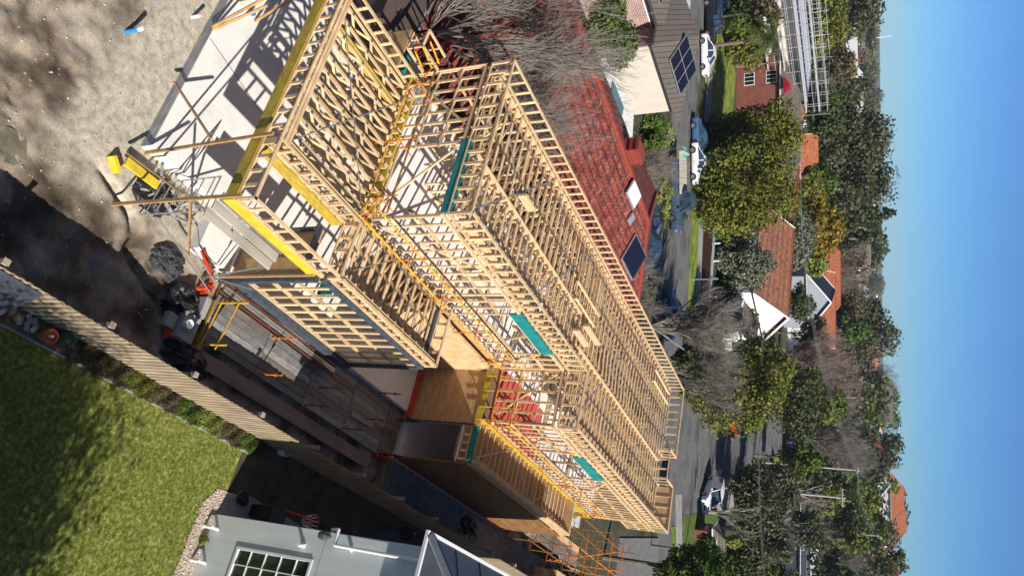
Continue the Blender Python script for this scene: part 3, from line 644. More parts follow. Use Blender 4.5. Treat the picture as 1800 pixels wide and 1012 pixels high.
b = MB(); b.tube((3.1,-1.55,.4), (2.0,-4.1,.2), .02); b.tube((3.2,-1.45,1.6), (2.8,-1.55,-.1), .02); b.build('stay', GALV, t)
# offcuts and rubbish at the slab corner
b = MB()
for i in range(26):
    p = Vector((RND.uniform(.95,2.1), RND.uniform(-4.3,-2.4), -.27)); q = p+Vector((RND.uniform(-.5,.5), RND.uniform(-.3,.5), RND.uniform(0,.12))); b.bar(p, q, RND.uniform(.03,.08), .03)
solo('site_rubbish', b, mat('grey_scrap', (.45,.44,.42), (.25,.25,.25), scale=3), 'heap of grey offcuts and strips under the trestle at the slab corner', 'rubbish', None)['kind'] = 'stuff'
def crumple(name, c, rx, ry, h, m, label, cat, seed, n=26):
    b_ = MB(); rr = []
    for i in range(n):
        row = []
        for j in range(n):
            u, v = i/(n-1)*2-1, j/(n-1)*2-1; x, y = c[0]+u*rx, c[1]+v*ry
            f = noise.noise(Vector((u*2.2+seed, v*2.2, 0))); g2 = noise.noise(Vector((u*5+seed, v*5, 4))); e = max(0, 1-(u*u+v*v)*.9+.3*f)
            row.append((x+.12*f*rx, y+.12*g2*ry, c[2]+h*(e**.5)*(.55+.5*f+.45*abs(g2)) - (.25 if e <= 0 else 0)))
        rr.append(row)
    for i in range(n-1):
        for j in range(n-1): b_.poly([rr[i][j], rr[i+1][j], rr[i+1][j+1], rr[i][j+1]])
    return solo(name, b_, m, label, cat)
crumple('plastic_sheeting', (1.7,-3.9,-.36), .55, .65, .22, BLKP, 'crumpled black plastic at the slab corner under the trestle frame', 'plastic sheet', 1)
crumple('plastic_sheeting', (3.75,-1.75,-.40), .55, .55, .42, BLKP, 'heap of black plastic at the near end of the scaffold deck', 'plastic sheet', 5)
crumple('plastic_sheeting', (5.05,-.85,-.40), .45, .9, .30, BLKP, 'black plastic bunched against the fence below the deck', 'plastic sheet', 9)
crumple('plastic_sheeting', (3.0,-2.7,-.40), .40, .55, .22, mat('grey_plastic', (.055,.06,.066), (.025,.028,.032), scale=5, rough=.6), 'grey plastic draped under the planks beside the trench', 'plastic sheet', 14)
crumple('orange_sheeting', (4.55,-1.75,-.36), .30, .22, .22, ORNG, 'torn orange safety film lying on black plastic by the deck', 'plastic sheet', 20)
crumple('orange_sheeting', (3.10,-1.40,-.10), .15, .15, .22, ORNG, 'orange safety film wrapped at the foot of the steel column', 'plastic sheet', 25)
crumple('orange_sheeting', (4.35,9.1,-.1), .16, .25, .25, ORNG, 'orange safety film bunched at the far end of the deck beside the doorway', 'plastic sheet', 29)
b = MB(); b.bar((2.35,-2.15,.03), (2.95,-1.35,.03), .07, .12); solo('orange_edge_board', b, ORNG, 'orange protected edge strip on the slab beneath the planks', 'edge strip')
b = MB(); b.bar((.55,9.60,.1), (2.6,9.62,.1), .12, .18); solo('orange_edge_board', b, ORNG, 'long orange wrapped edge strip along the foot of the plywood wall', 'edge strip')
b = MB(); b.box(4.0,4.75,-1.75,-1.2,-.35,-.02); b.box(3.35,3.95,-1.35,-1.15,-.35,.0); b.box(4.2,4.6,-2.1,-1.8,-.4,-.18); solo('concrete_block', b, CONCG, 'pale concrete footing block at the near end of the scaffold deck', 'concrete block')
b = MB(); b.lathe((4.35,-1.62,-.02), [(0,.0),(.12,.0),(.13,.16),(.11,.16),(.10,.02),(0,.02)], 14); solo('bucket', b, WHITE, 'small white tub sitting on the concrete footing block', 'bucket')
# ------------------------------------------------------------------ scaffold deck between house and fence
PLK = multi('perforated_plank', [(.35,(.22,.215,.205)), (.6,(.33,.325,.31))], scale=18, rough=.6, extra=(60,.25))
PLKB = mat('weathered_board', (.22,.18,.15), (.13,.105,.09), scale=3, stretch=(1,.3,1), rough=.85)
DZ = -.22
deck = thing('scaffold_deck', (3.8,3.5,-.4), 'steel plank scaffold deck running between the framed house and the paling fence', 'scaffold deck')
PLKM = [mat('plank_steel_%d'%k, tuple(c*q for c in (.33,.322,.305)), tuple(c*q for c in (.21,.205,.195)), scale=14, stretch=(1,.3,1), rough=.65, detail=9) for k, q in enumerate((.62,.8,1.0,.72))]
for bay, (y0, y1) in enumerate([(-.85,1.52), (1.55,3.95), (3.98,6.35), (6.38,8.7)]):
    nx = 6 if bay < 2 else 14
    for k in range(nx):
        x = 4.14-k*.235+.02
        if bay == 2 and k > 9: continue
        yy1 = y1+.0*k
        b = MB(); b.box(x, x+.218, y0, yy1, DZ-.045+.006*((k*7+bay)%3), DZ+.006*((k*7+bay)%3)); b.build('plank', PLKB if (k+bay*3)%7 == 5 else PLKM[(k*5+bay*3)%4], deck)
b = MB(); b.box(4.62,5.06,-.95,8.4,DZ-.10,DZ-.02); b.build('outer_board', mat('outer_sleeper', (.27,.21,.18), (.18,.14,.12), scale=3, stretch=(1,.3,1), rough=.85), deck)
for k in range(4):
    b = MB(); b.box(1.2-.1*k, 4.45, 8.74+k*.25, 8.96+k*.25, DZ-.03, DZ+.02); b.build('end_board', PLKB, deck)
b = MB()
for yy in (-.84, 1.535, 3.965, 6.365, 8.7): b.tube((2.6,yy,DZ-.09), (4.7,yy,DZ-.09), .024); b.tube((2.9,yy,-.7), (2.9,yy,DZ-.09), .024); b.tube((4.5,yy,-.7), (4.5,yy,DZ-.05), .024)
split_build(b, 'transom', RUST, deck)
for i, (px, m_) in enumerate([((478,594),OTUBE), ((451,657),OTUBE), ((535,711),RUST), ((605,640),RUST), ((665,690),RUST), ((600,752),RUST), ((697,738),BLACK), ((665,797),BLACK), ((560,680),RUST), ((640,735),RUST)]):
    a = az(*px, DZ); b = MB(); b.tube((a.x,a.y,-.55), (a.x,a.y,DZ+1.0), .024)
    for zz in (.3,.75): b.tube((a.x,a.y,DZ+zz-.03), (a.x,a.y,DZ+zz+.03), .05)
    b.build('standard', m_, deck)
t = thing('scaffold_end_frame', (4.0,-1.05,.1), 'bright orange tubular guard frame at the near end of the deck', 'scaffold frame')
for p, q, r in [((3.2,-.72,DZ),(3.2,-.72,DZ+1.1),.03), ((4.56,-.82,DZ),(4.56,-.82,DZ+1.05),.03), ((3.15,-.72,DZ+.10),(4.7,-.83,DZ+.10),.03), ((3.1,-.72,DZ+.78),(4.7,-.83,DZ+.72),.024)]:
    b = MB(); b.tube(p, q, r); b.build('tube', YTUBE, t)
b = MB(); b.box(3.2,4.7,-.90,-.87,DZ-.08,DZ+.05); b.build('toe_board', mat('yellow_board', (.42,.27,.04), rough=.6), t)
b = MB()
for i in range(6): b.tube((1.85+.07*i,6.05,DZ+.045), (1.85+.07*i,8.25,DZ+.045), .026)
solo('tube_bundle', b, YTUBE, 'bundle of yellow scaffold tubes laid on the far part of the deck', 'tubes')
a, c = az(618,726,DZ+.05), az(655,747,DZ+.05)
b = MB(); b.bar((a.x,a.y,DZ+.05), (c.x,c.y,DZ+.05), .22, .05); solo('loose_board', b, mat('pale_board', (.33,.29,.25), rough=.8), 'short pale board lying loose on the shaded deck planks', 'board')
# guard rails of the upper scaffold
t = thing('scaffold_guard_rail', (.5,4,3.3), 'yellow guard rails on orange brackets along the right side of the upper storey', 'guard rail')
for p, q, m_ in [((.50,-1.05,3.78),(.50,9.4,3.78),YTUBE), ((.50,-1.05,4.55),(.50,9.4,4.55),YTUBE), ((.50,9.4,3.8),(2.75,9.45,3.8),OTUBE), ((.50,9.4,4.6),(2.75,9.45,4.6),OTUBE), ((2.72,9.3,3.8),(2.72,21.6,3.8),YTUBE), ((2.72,9.3,4.55),(2.72,21.6,4.55),YTUBE), ((.35,-.75,3.8),(-4.9,-.75,3.8),YTUBE), ((.35,-.75,4.6),(-4.9,-.75,4.6),RUST)]:
    b = MB(); b.tube(p, q, .03); b.build('rail', m_, t)
for yy in (-.9, 1.5, 3.9, 6.3, 8.7): b = MB(); b.tube((.50,yy,3.2), (.50,yy,4.75), .024); b.tube((-.1,yy,4.15), (.75,yy,4.12), .022); b.build('bracket', OTUBE, t)
for yy in (9.5, 11.9, 14.3, 16.7, 19.1, 21.5): b = MB(); b.tube((2.72,yy,3.2), (2.72,yy,4.7), .024); b.tube((2.15,yy,4.12), (2.95,yy,4.1), .022); b.build('bracket', OTUBE, t)
for xx in (-4.4,-2.2,-.2): b = MB(); b.tube((xx,-.75,3.2), (xx,-.75,4.75), .024); b.tube((xx,-.9,4.15), (xx,.0,4.15), .022); b.build('bracket', OTUBE, t)
for xx in (.75, 1.35, 2.0, 2.5): b = MB(); b.tube((xx,9.45,3.2), (xx,9.45,4.9), .022); b.build('bracket', YTUBE, t)
t = thing('scaffold_guard_rail', (-5.6,-1.2,3.6), 'short yellow scaffold tubes clamped beside the small boxed bay at the far left', 'guard rail')
for k in range(3): b = MB(); b.tube((-5.0-.45*k,-1.5+.25*k,4.25), (-5.05-.45*k,-.55+.25*k,4.05), .03); b.build('rail', YTUBE, t)
b = MB(); b.tube((-4.7,-.6,4.05), (-6.1,-.1,4.05), .024); b.build('bracket', OTUBE, t)
# front corner scaffold and stacked boards
t = thing('front_scaffold', (4.2,26,-.4), 'orange and rusty tube scaffold with boards at the street end of the house', 'scaffold')
for i, xx in enumerate((2.9, 4.3)):
    for j, yy in enumerate((21.6, 24.0, 26.4, 28.6)):
        b = MB(); b.tube((xx,yy,-.5), (xx,yy,4.3 if j > 0 else 3.2), .028); b.build('standard', OTUBE if (j > 1 and i) else RUST, t)
for zz in (1.0, 2.2, 3.6):
    for xx in (2.9, 4.3): b = MB(); b.tube((xx,21.3,zz), (xx,29.6,zz), .025); b.build('ledger', OTUBE if (zz > 3 and xx > 4) else RUST, t)
    for yy in (21.6,24,26.4,28.6): b = MB(); b.tube((2.6,yy,zz+.05), (4.8,yy,zz+.05), .025); b.build('transom', OTUBE if (yy > 25 and zz > 1.5) else RUST, t)
for k in range(3): b = MB(); b.box(3.0+.4*k,3.32+.4*k,22,28.4,1.08,1.13); b.build('board', PLKB if k else PLYL, t)
b = MB(); b.tube((2.9,21.6,.2), (4.3,24,3.0), .024); b.tube((4.3,26.4,.4),(2.9,28.6,3.4),.024); split_build(b, 'brace', OTUBE, t)
b = MB()
for i in range(30):
    a = az(RND.uniform(965,1012), RND.uniform(965,1008), RND.uniform(-.35,.05)); an = RND.gauss(1.3,.25); b.bar(a, a+Vector((math.cos(an)*1.1, math.sin(an)*1.1, RND.uniform(-.03,.05))), .09, .035)
solo('board_pile', b, mat('grey_board', (.40,.36,.32), (.27,.24,.22), scale=2), 'untidy pile of grey boards in the shaded side yard near the street', 'timber pile')
b = MB(); b.box(-.5,1.8,27.5,29,-.45,.7); b.box(.2,2.0,24.5,26,-.45,.3); solo('material_stack', b, mat('wrapped_board', (.62,.62,.60), (.45,.45,.44), scale=2), 'pale wrapped building boards stacked below the front overhang', 'material stack')
b = MB(); b.box(4.6,5.6,27.2,30.5,-.45,.5); b.box(4.75,5.5,26,27.1,-.45,.15); solo('material_stack', b, PLYL, 'stack of plywood sheets by the fence at the front of the site', 'material stack')
crumple('plastic_sheeting', (4.9,17.4,-.42), .5, .9, .35, mat('blue_black_plastic', (.03,.035,.05), rough=.35), 'dark sheet crumpled on the shaded ground beside the brown side wall', 'plastic sheet', 33)
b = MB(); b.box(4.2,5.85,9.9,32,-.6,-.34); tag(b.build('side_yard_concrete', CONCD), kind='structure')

# ------------------------------------------------------------------ paling fence
PAL = mat('paling_wood', (.42,.33,.22), (.26,.195,.13), scale=1.8, stretch=(1,3,.6), rough=.85, detail=7)
FN = thing('paling_fence', (5.95,8,-.45), 'weathered timber paling fence between the building site and the green lawn', 'fence')
PAL2 = mat('paling_wood_grimy', (.30,.235,.155), (.19,.145,.095), scale=2.4, stretch=(1,3,.6), rough=.9, detail=7)  # recessed palings: darker, grimy wood
b = MB(); c2 = MB(); y = -8.6; i = 0
while y < 34:
    zt = 1.22+.012*math.sin(y*1.7); j1, j2 = RND.uniform(-.012,.012), RND.uniform(-.012,.012)
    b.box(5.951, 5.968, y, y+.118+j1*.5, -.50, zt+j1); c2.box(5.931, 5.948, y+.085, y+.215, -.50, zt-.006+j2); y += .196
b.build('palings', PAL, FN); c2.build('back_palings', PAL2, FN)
b = MB()
for zz in (-.1,.42,.95): b.box(5.89, 5.928, -8.6, 34, zz, zz+.09)
b.build('rails', PAL, FN)
for yy in (-7.2,-4.5,-1.8,.9,3.6,6.3,9,11.7,14.4,17.1,19.8,22.5): b = MB(); b.box(5.78,5.888,yy,yy+.11,-.5,1.26); b.box(5.76,5.895,yy-.02,yy+.13,1.26,1.28); b.build('post', [mat('fence_post', (.40,.34,.26), (.3,.25,.2), scale=4)], FN)
# garden bed behind the fence
b = MB(); b.box(5.97,6.44,-9,2.6,-.6,-.43); tag(b.build('garden_bed', multi('bed_soil', [(.35,(.06,.05,.035)), (.6,(.15,.125,.085))], scale=3, extra=(20,.4))), kind='structure')
t = thing('bed_edging', (6.5,-1,-.45), 'low grey stone edging between the lawn and the weedy garden bed', 'edging')
b = MB(); y = -6
while y < 2.6:
    l = RND.uniform(.25,.5); b.box(6.45+RND.uniform(-.01,.02), 6.51, y, y+l, -.55, -.43+RND.uniform(-.012,.01)); y += l+.015
b.build('edging_stones', CONCG, t)

# ------------------------------------------------------------------ foliage
def leafmesh(name, P, Nn, size, mats, g, asp=.55, mi=None):
    n = len(P); R3 = g.normal(size=(n,3)); T = np.cross(Nn, R3); T /= (np.linalg.norm(T, axis=1, keepdims=True)+1e-9); B = np.cross(Nn, T); B /= (np.linalg.norm(B, axis=1, keepdims=True)+1e-9)
    s_ = (size*g.uniform(.6,1.3,n))[:,None]; T = T*s_*.5; B = B*s_*.5*asp
    V = np.stack([P-T, P-B+Nn*s_*.1, P+T, P+B+Nn*s_*.1], 1).reshape(-1,3)
    me = bpy.data.meshes.new(name); me.vertices.add(4*n); me.vertices.foreach_set('co', V.reshape(-1)); me.loops.add(4*n); me.polygons.add(n)
    me.loops.foreach_set('vertex_index', np.arange(4*n)); me.polygons.foreach_set('loop_start', np.arange(0,4*n,4)); me.update()
    for m in mats: me.materials.append(m)
    me.polygons.foreach_set('material_index', g.randint(0,len(mats),n) if mi is None else mi); me.update(calc_edges=True); return me
def leafmat(name, c, trans=.25): 
    return mat(name, c, tuple(x*.55 for x in c), scale=1.1, rough=.55, detail=6, trans=trans, spec=.25, ramp=(.35,.68))
KIND = {
 'olive':  [('lf_ol1',(0.195,0.215,0.029)), ('lf_ol2',(0.124,0.156,0.023)), ('lf_ol3',(0.273,0.260,0.046))],
 'dark':   [('lf_dk1',(0.058,0.085,0.026)), ('lf_dk2',(0.091,0.111,0.036)), ('lf_dk3',(0.130,0.137,0.058))],
 'gum':    [('lf_gm1',(0.111,0.124,0.058)), ('lf_gm2',(0.072,0.091,0.042)), ('lf_gm3',(0.169,0.163,0.085))],
 'green':  [('lf_gn1',(0.117,0.195,0.026)), ('lf_gn2',(0.078,0.137,0.023)), ('lf_gn3',(0.169,0.234,0.046))],
 'lime':   [('lf_lm1',(0.312,0.364,0.065)), ('lf_lm2',(0.221,0.286,0.046)), ('lf_lm3',(0.390,0.403,0.117))],
 'gold':   [('lf_gd1',(0.468,0.312,0.026)), ('lf_gd2',(0.312,0.221,0.026)), ('lf_gd3',(0.195,0.182,0.039))],
 'silver': [('lf_sv1',(0.221,0.240,0.163)), ('lf_sv2',(0.156,0.176,0.111)), ('lf_sv3',(0.299,0.312,0.221))],
 'brown':  [('lf_br1',(0.169,0.137,0.072)), ('lf_br2',(0.117,0.098,0.052)), ('lf_br3',(0.221,0.182,0.104))],
 'blueg':  [('lf_bg1',(0.143,0.195,0.156)), ('lf_bg2',(0.091,0.130,0.098)), ('lf_bg3',(0.208,0.260,0.208))],
}
BARK = mat('bark', (.20,.165,.13), (.11,.09,.07), scale=6, stretch=(3,3,.6), rough=.9)
PBARK = mat('pale_bark', (.36,.31,.25), (.20,.17,.14), scale=3, rough=.8)
TWIG = mat('twig_bark', (.24,.21,.18), (.13,.115,.10), scale=3, rough=.9)
TWIGR = mat('twig_reddish', (.27,.20,.17), (.16,.115,.10), scale=3, rough=.9)
def crown_points(g, rx, ry, h, z0, n, lobes, shape='round'):
    c = []; tot = 0
    for i in range(lobes):
        while True:
            u = g.uniform(-1,1,3)
            if u@u < 1: break
        if shape == 'cone':
            t = g.uniform(0,1)**1.3; rr = (1-t)*1.0+.05; a = g.uniform(0,6.28); q = np.array([math.cos(a)*rr*rx*.72, math.sin(a)*rr*ry*.72, z0+t*h*.95]); r = .30*rr*min(rx,ry)+.10*min(rx,ry)
        else:
            q = np.array([u[0]*rx*.68, u[1]*ry*.68, z0+h*(.5+u[2]*.34)]); r = g.uniform(.24,.42)*min(rx,ry,h*.75)
        c.append((q, r)); tot += r*r
    P = []; Nn = []
    for q, r in c:
        k = max(8, int(n*r*r/tot)); d = g.normal(size=(k,3)); d /= np.linalg.norm(d, axis=1, keepdims=True); rad_ = r*g.uniform(.35,1.08,(k,1))**.8
        p = q + d*rad_*np.array([1.1,1.1,.85]); P.append(p); nn = d*.8+g.normal(size=(k,3))*.55+np.array([0,0,.35]); Nn.append(nn/np.linalg.norm(nn,axis=1,keepdims=True))
    return np.concatenate(P), np.concatenate(Nn), c
def leafy(name, base, rx, ry, h, crown_h, kind, label, group=None, D=80, lobes=22, shape='round', cat='tree', seed=0, dens=1.0, bark=None, trunk_r=None, lean=(0,0)):
    """base on the ground, total height h, crown occupying the top crown_h"""
    g = np.random.RandomState(seed*7+13); root = thing(name, tuple(base), label, cat, group)
    ls = max(.10, min(1.2, D/250)); area = 4*math.pi*((rx*ry)**.8+(rx*crown_h/2)**.8+(ry*crown_h/2)**.8)/3*1.0
    n = int(min(85000, max(700, area/(ls*ls*.45)*4.8*dens))); z0 = h-crown_h
    P, Nn, lob = crown_points(g, rx, ry, crown_h, z0, n, lobes, shape); 
    if shape != 'cone':
        for ax_, lo_, hi_ in ((0,-rx,rx),(1,-ry,ry),(2,z0,h)):
            a_, b2_ = np.percentile(P[:,ax_], 1.5), np.percentile(P[:,ax_], 98.5); k_ = (hi_-lo_)/(b2_-a_); P[:,ax_] = lo_+(P[:,ax_]-a_)*k_
            for q, r in lob: q[ax_] = lo_+(q[ax_]-a_)*k_
    P[:,0] += lean[0]; P[:,1] += lean[1]; P[:,2] = np.maximum(P[:,2], .05)
    mats = [leafmat(*k) for k in KIND[kind]]
    me = leafmesh('crown', P, Nn, ls, mats, g, asp=.75); o = bpy.data.objects.new('crown', me); COL.objects.link(o); o.parent = root
    b_ = MB(); r0 = trunk_r or max(.05, h*.022); mid = Vector((lean[0]*.6, lean[1]*.6, max(.3, z0+crown_h*.35)))
    b_.tube((0,0,-.3), mid, r0, r0*.6, n=8)
    for q, r in lob[:10]: b_.tube(mid*.85, (q[0]+lean[0], q[1]+lean[1], q[2]), r0*.4, r0*.08, n=5)
    t_ = b_.build('trunk', bark or BARK, None, local=True); t_.parent = root; return root
def px_tree(kind, xb, x0, x1, y0, y1, label, name='tree', D=None, **k):
    """crown filling rows x0..x1 and columns y0..y1 of the photograph, rooted on the ground seen at xb"""
    ym = (y0+y1)/2; p = ag(xb, ym) if D is None else ad(xb, ym, D); D_ = (p-CP).xy.length; gz = terrain(p.x, p.y); p.z = gz
    top = ad(x1, ym, D_).z; bot = max(gz+.1, ad(x0, ym, D_).z); wd = (ad(xb, y1, D_)-ad(xb, y0, D_)).length/2
    h = max(.8, top-gz); ch = min(h-.05, max(.6, top-bot))
    return leafy(name, p, wd, wd*k.pop('depth', .9), h, ch, kind, label, D=D_, seed=int(x1*3+y0), **k)
def bare_mesh(height, spread, seed, r0, m, levels=5, limbs=5, vase=.5, twl=1.0, kids=(3,4), up=.35, trunk_h=.18):
    rg = random.Random(seed); V = []; Fc = []
    def seg(p, q, r, r2, n):
        d = (q-p).normalized(); a = d.orthogonal().normalized(); b_ = d.cross(a); k = len(V)
        for c, rr in ((p,r),(q,r2)):
            for i in range(n): t = 6.2832*i/n; V.append(tuple(c+a*(rr*math.cos(t))+b_*(rr*math.sin(t))))
        for i in range(n): j = (i+1)%n; Fc.append((k+i,k+j,k+n+j,k+n+i))
    def grow(p, d, L_, r, lv):
        steps = 3 if lv > 1 else 2; q = p
        pts = [p]
        for s_ in range(steps):
            d = (d+Vector((rg.gauss(0,.13), rg.gauss(0,.13), up*.12))).normalized(); q2 = q+d*(L_/steps); seg(q, q2, r*(1-.28*s_/steps), r*(1-.28*(s_+1)/steps), 6 if lv > 3 else (4 if lv > 2 else 3)); q = q2; pts.append(q)
        if lv <= 0: return
        for i in range(rg.randint(*kids)):
            s0 = pts[rg.randint(1, len(pts)-1)]; nd = (d+Vector((rg.gauss(0,vase), rg.gauss(0,vase), rg.gauss(up*.5,.22)))).normalized()
            grow(s0, nd, L_*rg.uniform(.5,.8)*(twl if lv < 3 else 1), r*.58, lv-1)
    th = height*trunk_h; seg(Vector((0,0,-.3)), Vector((0,0,th)), r0, r0*.85, 8)
    for i in range(limbs):
        a = 6.2832*i/limbs+rg.uniform(-.4,.4); t = spread*rg.uniform(.35,1); d = Vector((math.cos(a)*t, math.sin(a)*t, 1)).normalized(); grow(Vector((0,0,th*rg.uniform(.6,1))), d, height*.36, r0*.55, levels)
    me = bpy.data.meshes.new('branches'); me.from_pydata(V, [], Fc); me.materials.append(m); return me
def bare(base, height, spread, seed, label, r0=None, m=None, group=None, name='bare_tree', **k):
    root = thing(name, tuple(base), label, 'tree', group); me = bare_mesh(height, spread, seed, r0 or height*.02, m or TWIG, **k)
    zmax = max(v.co.z for v in me.vertices); s_ = height/zmax
    for v in me.vertices: v.co *= s_
    o = bpy.data.objects.new('branches', me); COL.objects.link(o); o.parent = root; return root
def px_bare(xb, x1, y0, y1, label, D=None, seed=1, **k):
    ym = (y0+y1)/2; p = ag(xb, ym) if D is None else ad(xb, ym, D); D_ = (p-CP).xy.length; p.z = terrain(p.x,p.y); top = ad(x1, ym, D_).z; wd = (ad(xb,y1,D_)-ad(xb,y0,D_)).length; h = top-p.z
    return bare(p, h, k.pop('spread', min(1.1, wd/h*.55)), seed, label, **k)
# near plants behind the fence
def shrub(px, r, h, kind, label, seed, z=GZ, n=None, ls=.06, cat='shrub', name='shrub'):
    p = az(*px, z); g = np.random.RandomState(seed); root = thing(name, tuple(p), label, cat)
    P, Nn, _ = crown_points(g, r[0], r[1], h*1.1, -.02, n or 2200, 16); P[:,2] = np.maximum(P[:,2], .01)
    me = leafmesh('leaves', P, Nn, ls, [leafmat(*k) for k in KIND[kind]], g, asp=.4); o = bpy.data.objects.new('leaves', me); COL.objects.link(o); o.parent = root; return root
shrub((112,592), (.30,.42), .45, 'blueg', 'blue grey lavender bush beside the terracotta pot at the fence', 3, n=3200, ls=.05)
bed = [((165,618),'brown','dry brown weeds just past the lavender along the fence'), ((210,640),'brown','matted straw coloured weeds next to the lavender'), ((250,662),'olive','matted brown and green weeds midway along the garden bed'), ((295,690),'brown','tangle of brown weeds opposite the middle of the lawn edge'), ((338,708),'green','pale green leafy weeds near the far end of the bed'), ((372,732),'lime','bright green leafy clump by the fence post'), ((410,756),'brown','reddish dry weeds near the end of the bed'), ((440,776),'green','green weeds at the very end of the bed by the shadow')]
def weeds(px, kind, label, seed):
    c = az(*px, GZ); g = np.random.RandomState(seed); n = 5200; root = thing('weeds', (6.22, c.y, GZ), label, 'weeds')
    y = g.normal(0,.33,n); x = g.uniform(-.24,.27,n)+.04*np.sin(y*9); hh = .20*np.exp(-(y/.5)**2)*(.7+.3*np.sin(y*13+x*11)); P = np.stack([x, y, .02+np.abs(hh)*g.uniform(.1,1,n)], 1); Nn = g.normal(size=(n,3))+np.array([.2,0,.9]); Nn /= np.linalg.norm(Nn, axis=1, keepdims=True)
    me = leafmesh('leaves', P, Nn, .055, [leafmat(*k) for k in KIND[kind]], g, asp=.35); o = bpy.data.objects.new('leaves', me); COL.objects.link(o); o.parent = root
for i, (p, k, lb) in enumerate(bed): weeds(p, k, lb, 40+i)
t = thing('terracotta_pot', tuple(az(73,590,GZ)), 'terracotta pot with a white figure inside, beside the lavender bush', 'plant pot')
c = az(73,590,GZ); b = MB(); b.lathe(c, [(0,.02),(.10,0),(.15,.30),(.17,.30),(.17,.36),(.145,.36),(.13,.30),(.0,.22)], 20); b.build('pot_body', mat('terracotta', (.62,.16,.05), (.48,.11,.035), scale=5, rough=.8), t)
b = MB(); b.lathe(c+Vector((0,0,.2)), [(.05,0),(.045,.1),(.02,.16),(.035,.2),(0,.24)], 10); b.build('white_figure', WHITE, t)
for i, (p, rz) in enumerate([((34,562),.2), ((50,561),.8), ((60,566),.7), ((45,573),.4), ((58,576),-.3)]):
    c = az(*p, GZ); b = MB(); dx = Vector((math.cos(rz),math.sin(rz),0))*.11; b.bar(c-dx+Vector((0,0,.03)), c+dx+Vector((0,0,.03)), .11, .06)
    solo('paver', b, CONCG, ['loose grey paver nearest the dark shade cloth','loose grey paver second from the shade cloth','loose grey paver closest to the fence','loose grey paver lying flat in the middle of the small heap','loose grey paver nearest the terracotta pot'][i], 'paver', 'loose pavers beside the terracotta pot')
# shade cloth and pink cloth hung beyond the fence at the bottom edge
b = MB(); q = [Vector((5.99,-7.9,1.15)), Vector((5.99,-6.10,1.17)), Vector((6.72,-6.35,.35)), Vector((6.62,-7.9,.40))]; n = 14
gr = [[q[0].lerp(q[1],i/n).lerp(q[3].lerp(q[2],i/n), j/n)+Vector((0,0,-.10*math.sin(math.pi*j/n)*(1+.3*math.sin(i*1.7)))) for j in range(n+1)] for i in range(n+1)]
for i in range(n):
    for j in range(n): b.poly([gr[i][j], gr[i+1][j], gr[i+1][j+1], gr[i][j+1]])
solo('shade_cloth', b, mat('shade_cloth', (.045,.052,.065), (.028,.033,.042), scale=14, rough=.7), 'dark grey cloth stretched from the fence top down over the lawn edge', 'cloth')
b = MB()
for i in range(10):
    a0 = Vector((6.62+.02*math.sin(i*2),-7.9+.14*i,.42)); a1 = a0+Vector((.40,.02,-.45)); b.poly([a0, a1, a1+Vector((.02*math.sin(i*3),.14,0)), a0+Vector((.02,.14,.02))])
solo('pink_cloth', b, mat('pink_cloth', (.80,.10,.32), (.60,.06,.22), scale=6, rough=.7), 'bright pink cloth hanging below the dark shade cloth', 'cloth')
# off-frame garden tree whose shade falls on the lawn
leafy('garden_tree', (18.6,-7.6,GZ), 3.3, 3.5, 8.2, 5.6, 'gum', 'tall garden tree whose shade darkens the near part of the lawn', D=30, seed=5, lobes=90, dens=4)

# ------------------------------------------------------------------ rendered neighbour house on the right
NH = thing('rendered_house', (12,8,-.45), 'pale grey rendered two storey house with white downpipe and grid window', 'house')
b = MB()
WX0, WX1, WZ0, WZ1 = 9.17, 11.9, .80, 3.42
b.box(8.42,WX0,2.30,2.5,-.5,6.72); b.box(WX0,WX1,2.30,2.5,-.5,WZ0); b.box(WX0,WX1,2.30,2.5,WZ1,6.72); b.box(WX1,16,2.30,2.5,-.5,6.72); b.box(8.42,8.62,2.5,16,-.5,6.72); b.box(8.62,16,15.8,16,-.5,6.72); b.box(15.8,16,2.5,15.8,-.5,6.72)
b.build('wall', WALLG, NH)
b = MB(); b.box(8.42,16,2.296,2.299,3.62,3.632); b.build('render_joint', mat('joint', (.40,.43,.42)), NH)
wn = MB(); wn.box(WX0,WX1,2.27,2.36,WZ0,WZ0+.07); wn.box(WX0,WX1,2.27,2.36,WZ1-.07,WZ1); wn.box(WX0,WX0+.07,2.27,2.36,WZ0+.07,WZ1-.07); wn.box(WX1-.07,WX1,2.27,2.36,WZ0+.07,WZ1-.07)
for k in range(1,5): zz = WZ0+(WZ1-WZ0)*k/5; wn.box(WX0+.07,WX1-.07,2.30,2.34,zz-.012,zz+.012)
for k in range(1,6): xx = WX0+(WX1-WX0)*k/6; wn.box(xx-.012,xx+.012,2.305,2.338,WZ0+.07,WZ1-.07)
WN = wn.build('window', WHITE, NH); b = MB(); b.box(WX0+.06,WX1-.06,2.345,2.355,WZ0+.06,WZ1-.06); b.build('pane', GLASS, WN)
b = MB(); b.tube((8.74,2.19,4.02), (8.78,2.19,6.72), .045, n=12); b.tube((8.74,2.19,4.02), (8.33,2.22,3.98), .045, n=12); b.tube((8.33,2.22,3.98), (8.33,2.45,3.6), .04, n=12)
for zz in (4.5,6.1): b.box(8.69,8.83,2.2,2.3,zz,zz+.03)
b.build('downpipe', WHITE, NH, smooth=False)
b = MB(); b.tube((8.86,2.30,2.98), (8.90,2.10,2.95), .05, n=12); b.box(8.82,8.92,2.26,2.30,2.93,3.03); b.build('wall_vent', WHITE, NH)
